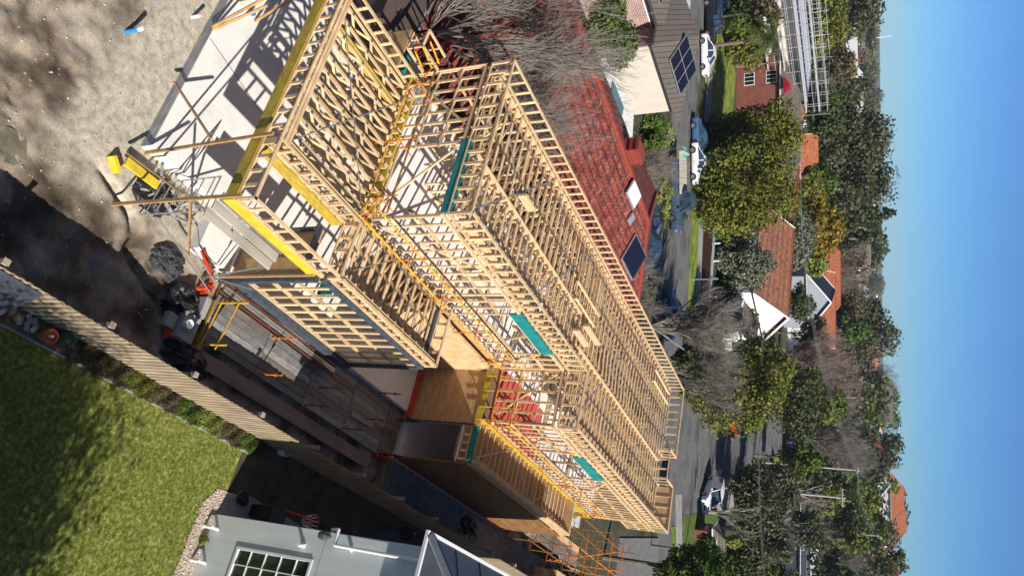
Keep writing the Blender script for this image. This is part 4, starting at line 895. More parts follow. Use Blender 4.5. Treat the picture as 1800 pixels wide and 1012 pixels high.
b = MB(); c = Vector((8.55,2.16,3.62)); b.lathe(c+Vector((0,0,-.16)), [(.03,0),(.10,.03),(.12,.12),(.12,.22),(.09,.26),(.05,.34),(0,.36)], 8); b.box(8.53,8.57,2.16,2.3,3.72,3.76); b.build('wall_lantern', mat('lantern', (.09,.10,.10), rough=.4, metal=.3), NH)
for (px, zz) in [((352,920),-.35), ((345,985),-.35)]:
    a = az(*px, zz); b = MB(); b.tube((a.x,2.3,-.12), (a.x,2.06,-.14), .05, n=12); b.tube((a.x,2.06,-.10), (a.x,2.06,-.42), .05, n=12); b.build('drain_spout', WHITE, NH)
RF = brickmat('grey_metal_roof', (.12,.135,.16), (.11,.125,.15), (.03,.035,.045), bw=40, bh=.42, ms=.02, vec='x', bump=.6, noisy=.1)
b = MB(); e = [(8.15,2.02),(16.3,2.02),(16.3,16.3),(8.15,16.3)]; ez = 6.78; rg_ = [(12.2,6.2,8.3),(12.2,12.2,8.3)]
b.poly([(*e[0],ez),(*e[1],ez),rg_[0]]); b.poly([(*e[1],ez),(*e[2],ez),rg_[1],rg_[0]]); b.poly([(*e[2],ez),(*e[3],ez),rg_[1]]); b.poly([(*e[3],ez),(*e[0],ez),rg_[0],rg_[1]]); b.poly([(*e[3],ez-.02),(*e[2],ez-.02),(*e[1],ez-.02),(*e[0],ez-.02)])
RFo = b.build('roof', mat('roof_sheet', (.085,.095,.115), (.07,.08,.095), scale=2, rough=.4, metal=.3), NH)
b = MB(); b.bar((*e[0],ez+.03), rg_[0], .22, .05); b.build('roof_hip', mat('roof_hip_cap', (.12,.13,.145), rough=.5), RFo)
b = MB()
for k in range(1,9): b.bar((8.2,2.0+k*1.5,ez+.03+.0), (12.15,6.2+(k*1.5-4.2) if k*1.5 > 4.2 else 6.2,8.3) if k*1.5 > 4.2 else (8.2+k*1.5*.96,2.0+k*1.5,ez+.03+k*1.5*.36), .03, .04)
split_build(b, 'roof_seam', BLACK, RFo)
b = MB(); b.box(8.07,8.15,1.94,16.4,6.72,6.80); b.box(8.15,16.4,1.94,2.02,6.72,6.80); b.build('gutter', WHITE, NH)
# yard things beside it
t = thing('wheelie_bin', (7.95,3.75,-.41), 'black lidded bin standing on the shaded path at the house corner', 'bin')
b = MB(); b.rings([[(7.95+s*math.cos(a)*.28, 3.75+s*math.sin(a)*.34, z) for a in (.785,2.356,3.927,5.498)] for s, z in ((.85,-.38),(1.15,.55))]); b.build('bin_body', BLACK, t)
b = MB(); b.box(7.70,8.2,3.46,4.03,.55,.62); b.build('bin_lid', mat('bin_lid', (.035,.035,.04), rough=.4), t)
def bucket(c, r, h, label):
    t_ = thing('bucket', tuple(c), label, 'bucket', 'white buckets'); b_ = MB(); b_.lathe(c, [(0,.01),(r*.8,0),(r,h),(r*.92,h),(r*.75,.03),(0,.03)], 18); b_.build('bucket_body', WHITE, t_)
    b_ = MB(); b_.path([Vector(c)+Vector((r*1.02*math.cos(a), r*.3, h-.02+r*.5*math.sin(a)*-1)) for a in [i*.39 for i in range(9)]], .006, 5); b_.build('bucket_handle', GALV, t_)
bucket(az(492,793,GZ), .15, .32, 'white bucket on the shaded ground against the fence')
bucket(Vector((8.15,4.55,-.41)), .16, .34, 'white bucket beside the black bin')
t = thing('basketball_hoop', (7.9,3.55,-.41), 'red basketball hoop on a thin red pole beside the black bin', 'basketball hoop')
b = MB(); b.tube((7.62,3.9,-.41), (7.9,3.80,1.75), .025, n=10); b.build('pole', REDP, t)
b = MB(); c = Vector((7.95,4.02,1.7)); b.path([c+Vector((.23*math.cos(a),.23*math.sin(a),0)) for a in [i*math.pi/10 for i in range(21)]], .012, 6); b.build('rim', REDP, t)
b = MB()
for k in range(10): a = k*.628; b.tube(c+Vector((.23*math.cos(a),.23*math.sin(a),0)), c+Vector((.13*math.cos(a+.3),.13*math.sin(a+.3),-.35)), .006, n=3); b.tube(c+Vector((.23*math.cos(a),.23*math.sin(a),0)), c+Vector((.13*math.cos(a-.3),.13*math.sin(a-.3),-.35)), .006, n=3)
b.build('net', WHITE, t)
shrub((352,948), (.16,.18), .26, 'lime', 'small strappy plant in the pebbles between two white spouts', 77, n=900, ls=.07)
crumple('plastic_sheeting', (7.75,3.1,-.42), .2, .25, .25, BLACK, 'small black bag at the corner of the shaded path', 'bag', 51, n=12)

# ------------------------------------------------------------------ person walking in the side passage
def person(loc, face, label, trousers, top, hair, skin=(.45,.27,.19), bend=0.0, scale=1.0, arm=(0,0), step=.28):
    root = thing('person', tuple(loc), label, 'person', rz=face)
    J = {'pel':(0,0,.95,.13), 'sp':(.03,0,1.15,.125), 'ch':(.06+bend*.5,0,1.36-bend*.2,.145), 'nk':(.09+bend,0,1.52-bend*.3,.06), 'hd':(.12+bend*1.15,0,1.63-bend*.35,.095), 'ht':(.13+bend*1.2,0,1.74-bend*.35,.08)}
    E_ = [('pel','sp'),('sp','ch'),('ch','nk'),('nk','hd'),('hd','ht')]
    for s_, sg in (('l',1),('r',-1)):
        fx = step*sg*.5
        J['hp'+s_] = (0,.09*sg,.90,.10); J['kn'+s_] = (fx*.7+.05,.10*sg,.50,.065); J['an'+s_] = (fx*1.3-.03,.10*sg,.09,.045); J['to'+s_] = (fx*1.3+.16,.11*sg,.04,.04)
        E_ += [('pel','hp'+s_),('hp'+s_,'kn'+s_),('kn'+s_,'an'+s_),('an'+s_,'to'+s_)]
        cx, cz = J['ch'][0], J['ch'][2]; a_ = arm[0 if sg > 0 else 1]
        J['sh'+s_] = (cx,.19*sg,cz+.05,.06); J['el'+s_] = (cx-.05*sg-.0+a_*.22,.24*sg,cz-.22+a_*.06,.045); J['wr'+s_] = (cx-.03*sg+.08+a_*.42,.23*sg,cz-.45+a_*.25,.03)
        hx, hz = J['wr'+s_][0]+.03+a_*.07, J['wr'+s_][2]-.08+a_*.07; J['ha'+s_] = (hx,.23*sg,hz,.032)
        E_ += [('ch','sh'+s_),('sh'+s_,'el'+s_),('el'+s_,'wr'+s_),('wr'+s_,'ha'+s_)]
        for f_ in range(4):
            J['f%d%s'%(f_,s_)] = (hx+.03+.004*f_,.23*sg+(f_-1.5)*.018,hz-.07+.01*abs(f_-1.2),.009); E_.append(('ha'+s_,'f%d%s'%(f_,s_)))
        J['th'+s_] = (hx+.045,.23*sg-.03*sg,hz-.02,.01); E_.append(('ha'+s_,'th'+s_))
    ks = list(J); me = bpy.data.meshes.new('body'); me.from_pydata([tuple(c*scale for c in J[k][:3]) for k in ks], [(ks.index(a), ks.index(b_)) for a, b_ in E_], [])
    o = bpy.data.objects.new('body', me); COL.objects.link(o); o.parent = root
    md = o.modifiers.new('skin', 'SKIN'); sv = me.skin_vertices[0].data
    for i, k in enumerate(ks): sv[i].radius = (J[k][3]*scale, J[k][3]*scale)
    sv[0].use_root = True; o.modifiers.new('sub', 'SUBSURF').levels = 1; o.modifiers['sub'].render_levels = 1; md.use_smooth_shade = True
    # garments coloured by body height in the body's own frame
    m_ = bpy.data.materials.new('body_skin_and_clothes'); m_.use_nodes = True; N = m_.node_tree.nodes; L = m_.node_tree.links; p_ = N['Principled BSDF']; p_.inputs['Roughness'].default_value = .8
    tc = N.new('ShaderNodeTexCoord'); sx = N.new('ShaderNodeSeparateXYZ'); L.new(tc.outputs['Object'], sx.inputs[0]); cr = N.new('ShaderNodeValToRGB'); dv = N.new('ShaderNodeMath'); dv.operation = 'DIVIDE'; dv.inputs[1].default_value = 1.85*scale
    L.new(sx.outputs[2], dv.inputs[0]); L.new(dv.outputs[0], cr.inputs[0]); cr.color_ramp.interpolation = 'CONSTANT'; el = cr.color_ramp.elements
    for _ in range(3): el.new(.5)
    for e_, (q_, c_) in zip(el, [(0,(.03,.03,.03)), (.055,trousers), (.52-.0*bend,top), ((1.55-bend*.3)/1.85,skin), ((1.72-bend*.35)/1.85,hair)]): e_.position = q_; e_.color = (*c_,1)
    L.new(cr.outputs[0], p_.inputs['Base Color']); me.materials.append(m_)
    b_ = MB(); hc = Vector(J['hd'][:3])*scale+Vector((-.02,0,.06)); b_.rings([[hc+Vector((r*math.cos(a)*1.05, r*math.sin(a), z)) for a in [i*.5236 for i in range(12)]] for r, z in ((.06,-.10),(.10,-.04),(.11,.03),(.085,.09),(.03,.115))])
    b_.build('hair', mat('hair%d'%int(hair[0]*1000), hair, rough=.8), None, smooth=True, local=True).parent = root
    b_ = MB(); fc = Vector(J['hd'][:3])*scale
    b_.box(fc.x+.085, fc.x+.115, -.012, .012, fc.z-.03, fc.z+.015); b_.box(fc.x+.075, fc.x+.098, -.045, -.02, fc.z+.015, fc.z+.03); b_.box(fc.x+.075, fc.x+.098, .02, .045, fc.z+.015, fc.z+.03); b_.box(fc.x+.08, fc.x+.1, -.025, .025, fc.z-.06, fc.z-.05)
    b_.build('face', mat('face_skin', skin, rough=.7), None, local=True).parent = root
    return root
person((6.75,10.6,-.45), 1.9, 'person in blue jeans and a dark top walking along the dark side passage', (.06,.10,.22), (.012,.012,.015), (.01,.01,.01), step=.62)
pl = az(1180,384,GZ+.03); person((pl.x,pl.y,GZ+.03), 2.4, 'person in black with a red cap bending at the tail of the tray truck', (.015,.015,.02), (.02,.02,.02), (.30,.02,.02), bend=.15, arm=(1,1), step=.2)

# ------------------------------------------------------------------ houses of the neighbourhood
TILE_RED = brickmat('red_roof_tiles', (.27,.050,.034), (.19,.042,.034), (.08,.03,.024), bw=.30, bh=.13, ms=.02, bump=.9, noisy=.45)
def lichen(m, col, sc_=2.6, lo=.60, hi=.72, amt=.55):
    t = m.node_tree; N = t.nodes; L = t.links; p = N['Principled BSDF']; src = p.inputs['Base Color'].links[0].from_socket; tc = [n for n in N if n.type == 'TEX_COORD'][0]
    nz = N.new('ShaderNodeTexNoise'); nz.inputs['Scale'].default_value = sc_; nz.inputs['Detail'].default_value = 12; nz.inputs['Roughness'].default_value = .75; L.new(tc.outputs['Object'], nz.inputs[0])
    mr = N.new('ShaderNodeMapRange'); mr.inputs[1].default_value = lo; mr.inputs[2].default_value = hi; mr.inputs[4].default_value = amt; L.new(nz.outputs[0], mr.inputs[0])
    mx = N.new('ShaderNodeMixRGB'); mx.inputs[2].default_value = (*col, 1); L.new(mr.outputs[0], mx.inputs[0]); L.new(src, mx.inputs[1]); L.new(mx.outputs[0], p.inputs['Base Color'])
lichen(TILE_RED, (.42,.34,.30), 3.5, .54, .66)
TILE_OR = brickmat('orange_roof_tiles', (.42,.19,.11), (.34,.14,.075), (.17,.07,.04), bw=.26, bh=.5, ms=.045, off=0, bump=.8, noisy=.3)
TILE_OR2 = brickmat('bright_orange_tiles', (.42,.14,.065), (.35,.11,.05), (.22,.07,.035), bw=.3, bh=.3, ms=.03, bump=.6, noisy=.25)
TILE_BR = brickmat('brown_roof_tiles', (.19,.155,.13), (.16,.13,.11), (.08,.065,.055), bw=.3, bh=.22, ms=.03, bump=.6, noisy=.2)
METAL_BR = brickmat('brown_metal_roof', (.135,.115,.10), (.12,.105,.092), (.06,.05,.042), bw=.42, bh=30, ms=.03, off=0, bump=.8, noisy=.08)
METAL_GY = mat('grey_sheet_roof', (.26,.29,.33), (.21,.235,.27), scale=1.5, rough=.45)
SLATE = mat('slate_roof', (.06,.075,.095), (.045,.055,.07), scale=2, rough=.6)
BRICK = brickmat('red_brown_brick', (.26,.075,.05), (.20,.055,.04), (.18,.12,.10), bw=.24, bh=.086, ms=.012, noisy=.15)
BRICKM = brickmat('mixed_brick', (.38,.17,.12), (.22,.08,.07), (.50,.45,.42), bw=.26, bh=.10, ms=.016, noisy=.1)
CREAM = mat('cream_render', (.56,.51,.43), (.51,.465,.39), scale=1.5, rough=.85)
WHR = mat('white_render', (.78,.77,.75), (.72,.71,.69), scale=1.5, rough=.8)
GREYR = mat('grey_weatherboard', (.34,.37,.41), (.30,.33,.37), scale=1.5, rough=.7)
WALLM = {'brick': BRICK, 'cream': CREAM, 'white': WHR, 'grey': GREYR, 'mixed': BRICKM, 'dark': mat('dark_cladding', (.05,.06,.08), rough=.6)}
ROOFM = {'red': TILE_RED, 'orange': TILE_OR, 'bright': TILE_OR2, 'brown': TILE_BR, 'grey': METAL_GY, 'slate': SLATE, 'metal': METAL_BR, 'pale': mat('pale_roof', (.55,.55,.56), rough=.5)}
def house(c, rz, L_, W, h, rh, wall_, roof_, label, hip=1.0, win=3, chim=0, gable=None, ov=.45, name='house', group=None, cat='house', simple=False):
    """rectangular house centred on c (ground), length L along its own x; hip = inset of the ridge ends / half width (0 = gable)"""
    root = thing(name, tuple(c), label, cat, group, rz); a, b_ = L_/2, W/2
    m = MB(); m.box(-a, a, -b_, b_, -1.2, h)
    if hip < .05:
        for s_ in (-1, 1): m.poly([(s_*a,-b_,h), (s_*a,b_,h), (s_*a,0,h+rh*b_/(b_+ov))])
    m.build('wall', WALLM[wall_], root, local=True)
    m = MB(); A, B = a+ov, b_+ov; r = max(.05, A-hip*B) if hip > .05 else A; z0 = h-.02; zt = h+rh
    c4 = [(-A,-B),(A,-B),(A,B),(-A,B)]; R1_, R2_ = (-r,0,zt), (r,0,zt); th = .14
    m.poly([(*c4[0],z0),(*c4[1],z0),R2_,R1_]); m.poly([(*c4[2],z0),(*c4[3],z0),R1_,R2_]); m.poly([(*c4[1],z0),(*c4[2],z0),R2_]) if hip > .05 else None; m.poly([(*c4[3],z0),(*c4[0],z0),R1_]) if hip > .05 else None
    m.poly([(*p, z0-th) for p in reversed(c4)])
    for i in range(4): p, q = c4[i], c4[(i+1)%4]; m.poly([(*p,z0-th),(*q,z0-th),(*q,z0),(*p,z0)])
    RO = m.build('roof', ROOFM[roof_], root, local=True)
    if simple: return root
    m = MB(); m.bar(R1_, R2_, .22, .12)
    if hip > .05:
        for p, q in zip(c4, (R1_,R2_,R2_,R1_)): m.bar((*p,z0+.03), q, .2, .1)
    m.build('ridge_cap', ROOFM[roof_] if roof_ != 'orange' else TILE_OR2, RO, local=True)
    m = MB()
    for i in range(4): p, q = c4[i], c4[(i+1)%4]; m.bar((*p,z0-.06), (*q,z0-.06), .12, .12)
    m.build('gutter', WHITE, RO, local=True)
    for sd in (-1, 1):
        for k in range(win):
            xc = -a+(k+.5)*2*a/win; zz = .9 if h < 4 else .9
            for zf in ([zz] if h < 4 else [zz, zz+2.8]):
                m = MB(); y0 = sd*(b_+.03); m.box(xc-.85, xc+.85, min(y0,sd*b_*.995), max(y0,sd*b_*.995), zf, zf+1.35)
                wf = m.build('window', WHITE, root, local=True); m = MB()
                for q in (-1, 0, 1) : m.box(xc+q*.54-.23, xc+q*.54+.23, min(y0,sd*(b_+.045)), max(y0,sd*(b_+.045)), zf+.08, zf+1.27)
                m.build('pane', GLASS, wf, local=True)
    for sd in (-1, 1):
        if gable: 
            m = MB(); x0 = sd*(A+.02)
            m.bar((x0,-B,z0), (x0,0,zt), .06, .26); m.bar((x0,B,z0), (x0,0,zt), .06, .26); m.build('bargeboard', WHITE, RO, local=True)
        m = MB(); x0 = sd*(a+.03); m.box(min(x0,sd*a*.995), max(x0,sd*a*.995), -.9, .9, .9, 2.2); wf = m.build('window', WHITE, root, local=True)
        m = MB(); m.box(min(x0,sd*(a+.045)), max(x0,sd*(a+.045)), -.8, -.04, .98, 2.12); m.box(min(x0,sd*(a+.045)), max(x0,sd*(a+.045)), .04, .8, .98, 2.12); m.build('pane', GLASS, wf, local=True)
    if chim:
        m = MB(); m.box(-r*.4-.35, -r*.4+.35, .6, 1.3, h, zt+.8); m.box(-r*.4-.42, -r*.4+.42, .53, 1.37, zt+.8, zt+.95); m.build('chimney', BRICK if roof_ != 'red' else mat('red_chimney', (.28,.05,.035), (.22,.04,.03), scale=6), RO, local=True)
    return root
# the red-tiled house to the left
RH = thing('red_tiled_house', (-14,15,-.45), 'long house with weathered bright red tiled hip roof and red chimney', 'house')
b = MB(); b.box(-20.6,-7.4,.8,27.5,-.5,2.55); b.build('wall', CREAM, RH)
b = MB(); E0, E1, E2, E3 = (-21.0,.2,2.6), (-7.0,.2,2.6), (-7.0,28,2.6), (-21.6,28,2.6); G0, G1 = tuple(az(1013,33,5.0)), tuple(az(1139,389,5.0))
b.poly([E0,E1,G0]); b.poly([E1,E2,G1,G0]); b.poly([E2,E3,G1]); b.poly([E3,E0,G0,G1]); b.poly([(p[0],p[1],2.45) for p in (E3,E2,E1,E0)])
for p, q in ((E0,E1),(E1,E2),(E2,E3),(E3,E0)): b.poly([(p[0],p[1],2.45),(q[0],q[1],2.45),q,p])
RR = b.build('roof', TILE_RED, RH)
b = MB()
for p, q in ((G0,G1),(E0,G0),(E1,G0),(E2,G1),(E3,G1)): b.bar(Vector(p)+Vector((0,0,.04)), Vector(q)+Vector((0,0,.04)), .24, .12)
b.build('ridge_cap', mat('red_ridge', (.32,.055,.035), (.24,.045,.03), scale=4), RR)
b = MB(); c = Vector((-15.4,16.2,0)); b.box(c.x-.40,c.x+.40,c.y-.6,c.y+.6,3.6,5.35)
for k in range(4): b.box(c.x-.45,c.x+.45,c.y-.65,c.y+.65,4.2+k*.33,4.28+k*.33)
b.build('chimney', mat('red_chimney', (.28,.05,.035), (.22,.04,.03), scale=6), RR)
b = MB()
for i in range(4): p, q = (E0,E1,E2,E3)[i], (E1,E2,E3,E0)[i]; b.bar(Vector(p)-Vector((0,0,.1)), Vector(q)-Vector((0,0,.1)), .14, .14)
b.build('gutter', METAL_GY, RR)
def onroof(x, y, A=E1, B=E2, C_=G1):
    A, B, C_ = Vector(A), Vector(B), Vector(C_); n_ = (B-A).cross(C_-A); return A.z-((x-A.x)*n_.x+(y-A.y)*n_.y)/n_.z
def roofpanel(cx, cy, lx, ly, name, m, root, th=.08, lift=.1):
    b_ = MB(); P = [(cx+sx*lx/2, cy+sy*ly/2) for sx, sy in ((-1,-1),(1,-1),(1,1),(-1,1))]
    b_.hexa([(x,y,onroof(x,y)+lift) for x, y in P], [(x,y,onroof(x,y)+lift+th) for x, y in P]); return b_.build(name, m, root)
SOLARM = brickmat('solar_cells', (.010,.016,.05), (.014,.02,.06), (.25,.27,.32), bw=.35, bh=.18, ms=.008, off=0, rough=.15, bump=0, noisy=.05)
for (px, lx, ly, nm, m_) in [((1107,453),1.6,2.3,'solar_panel',mat('solar_blue', (.010,.013,.028), rough=.3, spec=.25)), ((1097,343),.85,1.5,'skylight',mat('skylight_glass', (.75,.82,.86), rough=.2)), ((1098,385),.5,.5,'roof_vent',METAL_GY)]:
    a = az(*px, 3.9)
    for _ in range(4): a = az(*px, onroof(a.x,a.y))
    fr = roofpanel(a.x, a.y, lx, ly, nm, ALU, RR); roofpanel(a.x, a.y, lx-.12, ly-.12, 'pane', m_, fr, th=.02, lift=.185)
b = MB(); P = [(-19.1,20.2),(-21.6,19.8),(-21.6,10.5),(-19.1,10.5)]
WF_ = thing('flat_white_roof', (-20,15,-.45), 'flat white carport roof with a teal skylight beyond the red tiles', 'carport')
b.prism([tuple(az(y_, x_, 3.8)[:2]) for y_, x_ in ((1050,50),(1114,205),(1110,268),(1092,268),(1030,100))], 3.68, 3.80); FR = b.build('flat_roof', WHR, WF_); b = MB(); c = az(1082,178,3.8); b.box(c.x-.45,c.x+.45,c.y-1.0,c.y+1.0,3.81,3.93); b.build('skylight', mat('teal_glass', (.10,.25,.28), rough=.2), FR)
b = MB()
for q in ((1056,70),(1110,208),(1106,258)): q = az(q[0],q[1],3.8); b.box(q.x-.06,q.x+.06,q.y-.06,q.y+.06,-.5,3.67)
b.build('post', WHITE, WF_)
# brick and render house with the brown metal roof
BH = thing('brick_house', (-28,20,-.45), 'two storey mixed brick and cream house with brown metal roof and solar panels', 'house')
b = MB(); b.box(-32,-24.0,6,15.55,-.5,5.3); b.build('brick_wall', BRICKM, BH)
b = MB(); b.box(-23.99,-22.45,15.56,21.0,-.5,5.35); b.box(-32,-24,15.56,21.0,-.5,5.3); b.build('render_wall', CREAM, BH)
b = MB(); b.box(-24.0,-22.47,15.50,15.555,-.5,5.3); b.build('shaded_brick_return', brickmat('shaded_mixed_brick', (.20,.07,.06), (.14,.05,.045), (.35,.32,.30), bw=.26, bh=.10, ms=.016), BH)  # same brick on the unlit face, its shade put into darker colours
b = MB(); b.box(-24.0,-23.93,10.6,12.3,2.6,4.1); b.box(-24,-23.93,13.0,15.55,4.9,4.98); wf = b.build('window', WHITE, BH); b = MB(); b.box(-23.93,-23.91,10.75,12.15,2.75,3.95); b.build('pane', GLASS, wf)
b = MB(); b.box(-24.5,-22.9,21.0,21.06,2.8,4.4); wf = b.build('window', WHITE, BH); b = MB(); b.box(-24.4,-23.0,21.06,21.08,2.9,4.3); b.build('pane', GLASS, wf)
b = MB(); z0 = 5.45
def hiproof(bb, x0, x1, y0, y1, z0, zt, ins):
    e_ = [(x0,y0,z0),(x1,y0,z0),(x1,y1,z0),(x0,y1,z0)]; xm = (x0+x1)/2; r1, r2 = (xm,y0+ins,zt), (xm,y1-ins,zt)
    bb.poly([e_[0],e_[1],r1]); bb.poly([e_[1],e_[2],r2,r1]); bb.poly([e_[2],e_[3],r2]); bb.poly([e_[3],e_[0],r1,r2]); bb.poly([(p[0],p[1],p[2]-.12) for p in reversed(e_)])
    for i in range(4): p, q = e_[i], e_[(i+1)%4]; bb.poly([(p[0],p[1],z0-.12),(q[0],q[1],z0-.12),q,p])
hiproof(b, -32.6, -23.5, 5, 16.2, 5.42, 7.3, 4); hiproof(b, -29.5, -21.9, 15.0, 21.7, 5.45, 7.0, 3.3); BR_ = b.build('roof', METAL_BR, BH)
def slopanel(p0, ux, uy, nx, ny, root, lift=.12):
    b_ = MB(); n_ = ux.cross(uy).normalized()*lift; b_.hexa([p0+n_*.4, p0+ux+n_*.4, p0+ux+uy+n_*.4, p0+uy+n_*.4], [p0+n_, p0+ux+n_, p0+ux+uy+n_, p0+uy+n_]); o_ = b_.build('solar_panel', ALU, root)
    b_ = MB()
    for i in range(nx):
        for j in range(ny):
            q = p0+ux*((i+.04)/nx)+uy*((j+.03)/ny)+n_*1.04; u2, v2 = ux*(.93/nx), uy*(.94/ny); b_.poly([q, q+u2, q+u2+v2, q+v2])
            for k in range(1,6): b_.poly([q+u2*(k/6-.008)+n_*.03, q+u2*(k/6+.008)+n_*.03, q+u2*(k/6+.008)+v2+n_*.03, q+u2*(k/6-.008)+v2+n_*.03])
    b_.build('cells', mat('solar_blue', (.010,.013,.028), rough=.3, spec=.25), o_)
sl = (7.0-5.45)/3.8; slopanel(Vector((-22.6,16.9,5.45+.7*sl+.05)), Vector((0,2.9,0)), Vector((-1.9,0,1.9*sl)), 3, 2, BR_)
sl = (7.3-5.42)/4.55; slopanel(Vector((-24.0,7.6,5.42+.5*sl+.05)), Vector((0,3.2,0)), Vector((-3.1,0,3.1*sl)), 3, 2, BR_); slopanel(Vector((-24.0,11.2,5.42+.5*sl+.05)), Vector((0,2.8,0)), Vector((-3.1,0,3.1*sl)), 3, 2, BR_)
b = MB(); b.bar((-22,15.0,5.40), (-22,21.8,5.40), .12, .12); b.bar((-23.5,5,5.4), (-23.5,15,5.4), .12, .12); b.build('gutter', mat('dark_gutter', (.06,.05,.045)), BR_)
# far side of the street
def hp(px, D=None): 
    return ag(*px) if D is None else (lambda p: Vector((p.x,p.y,terrain(p.x,p.y))))(ad(px[0], px[1], D))
def hse(y, x, D, rz, *a, **k):
    p = ad(x, y, D); p.z = terrain(p.x, p.y); return house(p, rad(rz), *a, **k)
H1 = hse(232, 1300, 113, 24, 17, 9, 5.6, 2.0, 'brick', 'brown', 'dark red brick house with grey brown roof and small red gables', hip=.9, win=3)
c = az(1384,150,4.5)
for k, (yy, xx) in enumerate(((150,1392),(222,1378))):
    p = ad(xx, yy, 109+k*2); m = MB(); r_ = rad(24); ux, uy = Vector((math.cos(r_),math.sin(r_),0)), Vector((math.sin(r_),-math.cos(r_),0))
    q = Vector((p.x,p.y,5.55)); m.poly([q-ux*1.3+uy*.6, q+ux*1.3+uy*.6, q+uy*.6+Vector((0,0,.85))]); m.poly([q-ux*1.3+uy*.6, q+uy*.6+Vector((0,0,.85)), q-uy*1.6+Vector((0,0,.85))]); m.poly([q+ux*1.3+uy*.6, q-uy*1.6+Vector((0,0,.85)), q+uy*.6+Vector((0,0,.85))])
    o_ = m.build('red_gable', mat('crimson_trim', (.30,.01,.03), rough=.6)); solo_m = o_.matrix_world.copy(); o_.parent = H1; bpy.context.view_layer.update(); o_.matrix_parent_inverse = H1.matrix_world.inverted()
hse(478, 1345, 107, -5, 13.5, 10, 3.2, 3.5, 'white', 'orange', 'white walled house with long terracotta tiled gable roof and white bargeboards', hip=0, win=4, gable=1)
hse(585, 1318, 97, -5, 3.5, 6, 2.6, 1.1, 'white', 'brown', 'low white veranda with reddish roof at the terracotta roofed gable end', hip=0, win=1, name='veranda', cat='veranda')
hse(520, 1422, 165, -50, 13, 10, 4.4, 4.2, 'grey', 'slate', 'grey weatherboard house with steep dark slate roof behind the terracotta roof', hip=0, win=2, gable=1)
hse(545, 1430, 176, 20, 15, 8, 5.0, 3.4, 'white', 'bright', 'white gabled house with bright orange tiles beside the slate roofed house', hip=0, win=2, gable=1)
hse(590, 1435, 170, 30, 10, 9, 3.6, 3.0, 'white', 'bright', 'low wing with bright orange hip roof nearest the bare trees', hip=.9, win=2)
hse(490, 1450, 190, 20, 17, 9, 5.6, 3.2, 'grey', 'bright', 'grey house with long orange roof and brick chimney just beyond the slate roof', hip=.6, win=3, chim=1)
hse(645, 1440, 190, 20, 14, 4, 3.2, 1.4, 'brick', 'red', 'low red roofed building glimpsed behind bare branches', hip=0, win=2)
hse(360, 1405, 135, 20, 14, 7, 3.2, 2.0, 'brick', 'red', 'dark red roofed outbuilding between the big street tree and the golden tree', hip=0, win=2)
hse(160, 1448, 150, 25, 12, 7, 3.4, 2.4, 'brick', 'orange', 'terracotta roofed house just behind the scaffolded building', hip=.8, win=2)
hse(275, 1440, 165, 40, 8, 7, 3.2, 3.0, 'white', 'bright', 'small white house with orange roof showing between dark gum trees', hip=0, win=2, gable=1)
hse(90, 1493, 330, 30, 20, 12, 6, 3.6, 'brick', 'pale', 'gable roofed hall with pale roof and brick end among the far trees', hip=0, win=4)
hse(170, 1502, 400, 35, 26, 12, 7, 3, 'white', 'pale', 'long white building with dark window band in the middle distance', hip=.5, win=6)
hse(445, 1520, 420, 35, 26, 10, 7, 4, 'white', 'brown', 'white walled house with pinkish brown roof on the skyline left of centre', hip=.6, win=4)
hse(520, 1512, 380, 30, 12, 9, 5, 4, 'white', 'grey', 'white house with grey roof among leafless trees near the skyline', hip=.6, win=2)
hse(690, 1552, 330, 30, 15, 9, 5, 4, 'cream', 'slate', 'cream weatherboard house with slate roof on the hilltop', hip=.8, win=2)
hse(712, 1556, 320, 20, 12, 10, 4.6, 5.0, 'cream', 'brown', 'steep brown gabled house on the hilltop above the white wall', hip=0, win=2, gable=1)
hse(805, 1508, 250, 25, 14, 9, 5, 3.6, 'cream', 'red', 'cream house with a red roof half hidden by the big bare tree', hip=.8, win=3)
hse(872, 1548, 300, 15, 15, 9, 5.0, 4.0, 'white', 'bright', 'large orange tiled house with grey chimney bands on the crest', hip=.9, win=4, chim=1)
hse(912, 1545, 330, 15, 13, 8, 4.6, 4.0, 'white', 'bright', 'orange tiled house with a white end wall at the right of the crest', hip=.8, win=4)
hse(848, 1538, 270, -70, 10, 8, 4.4, 3.4, 'white', 'bright', 'small orange roofed house with two white gables below the crest', hip=0, win=2, gable=1)
hse(955, 1433, 150, 20, 13, 8, 4.6, .5, 'dark', 'slate', 'dark modern box shaped house in shade at the lower right of the trees', hip=0, win=1)
hse(990, 1470, 170, 20, 9, 6, 4.2, .4, 'white', 'pale', 'white flat roofed addition beyond the dark box shaped house', hip=0, win=2)
hse(958, 1290, 84, 30, 3.0, 2.6, 2.0, .9, 'brick', 'brown', 'small octagonal looking garden shelter with brown tiled roof on the front lawn', hip=.95, win=1, name='garden_shelter', cat='shelter')
hse(745, 1462, 200, 60, 9, 7, 3.2, 2.4, 'white', 'pale', 'small white cottage behind the far end of the side street', hip=.7, win=2)
hse(670, 1525, 300, 60, 12, 8, 4, 3, 'white', 'grey', 'white cottage with grey roof above the bare trees', hip=.7, win=2)
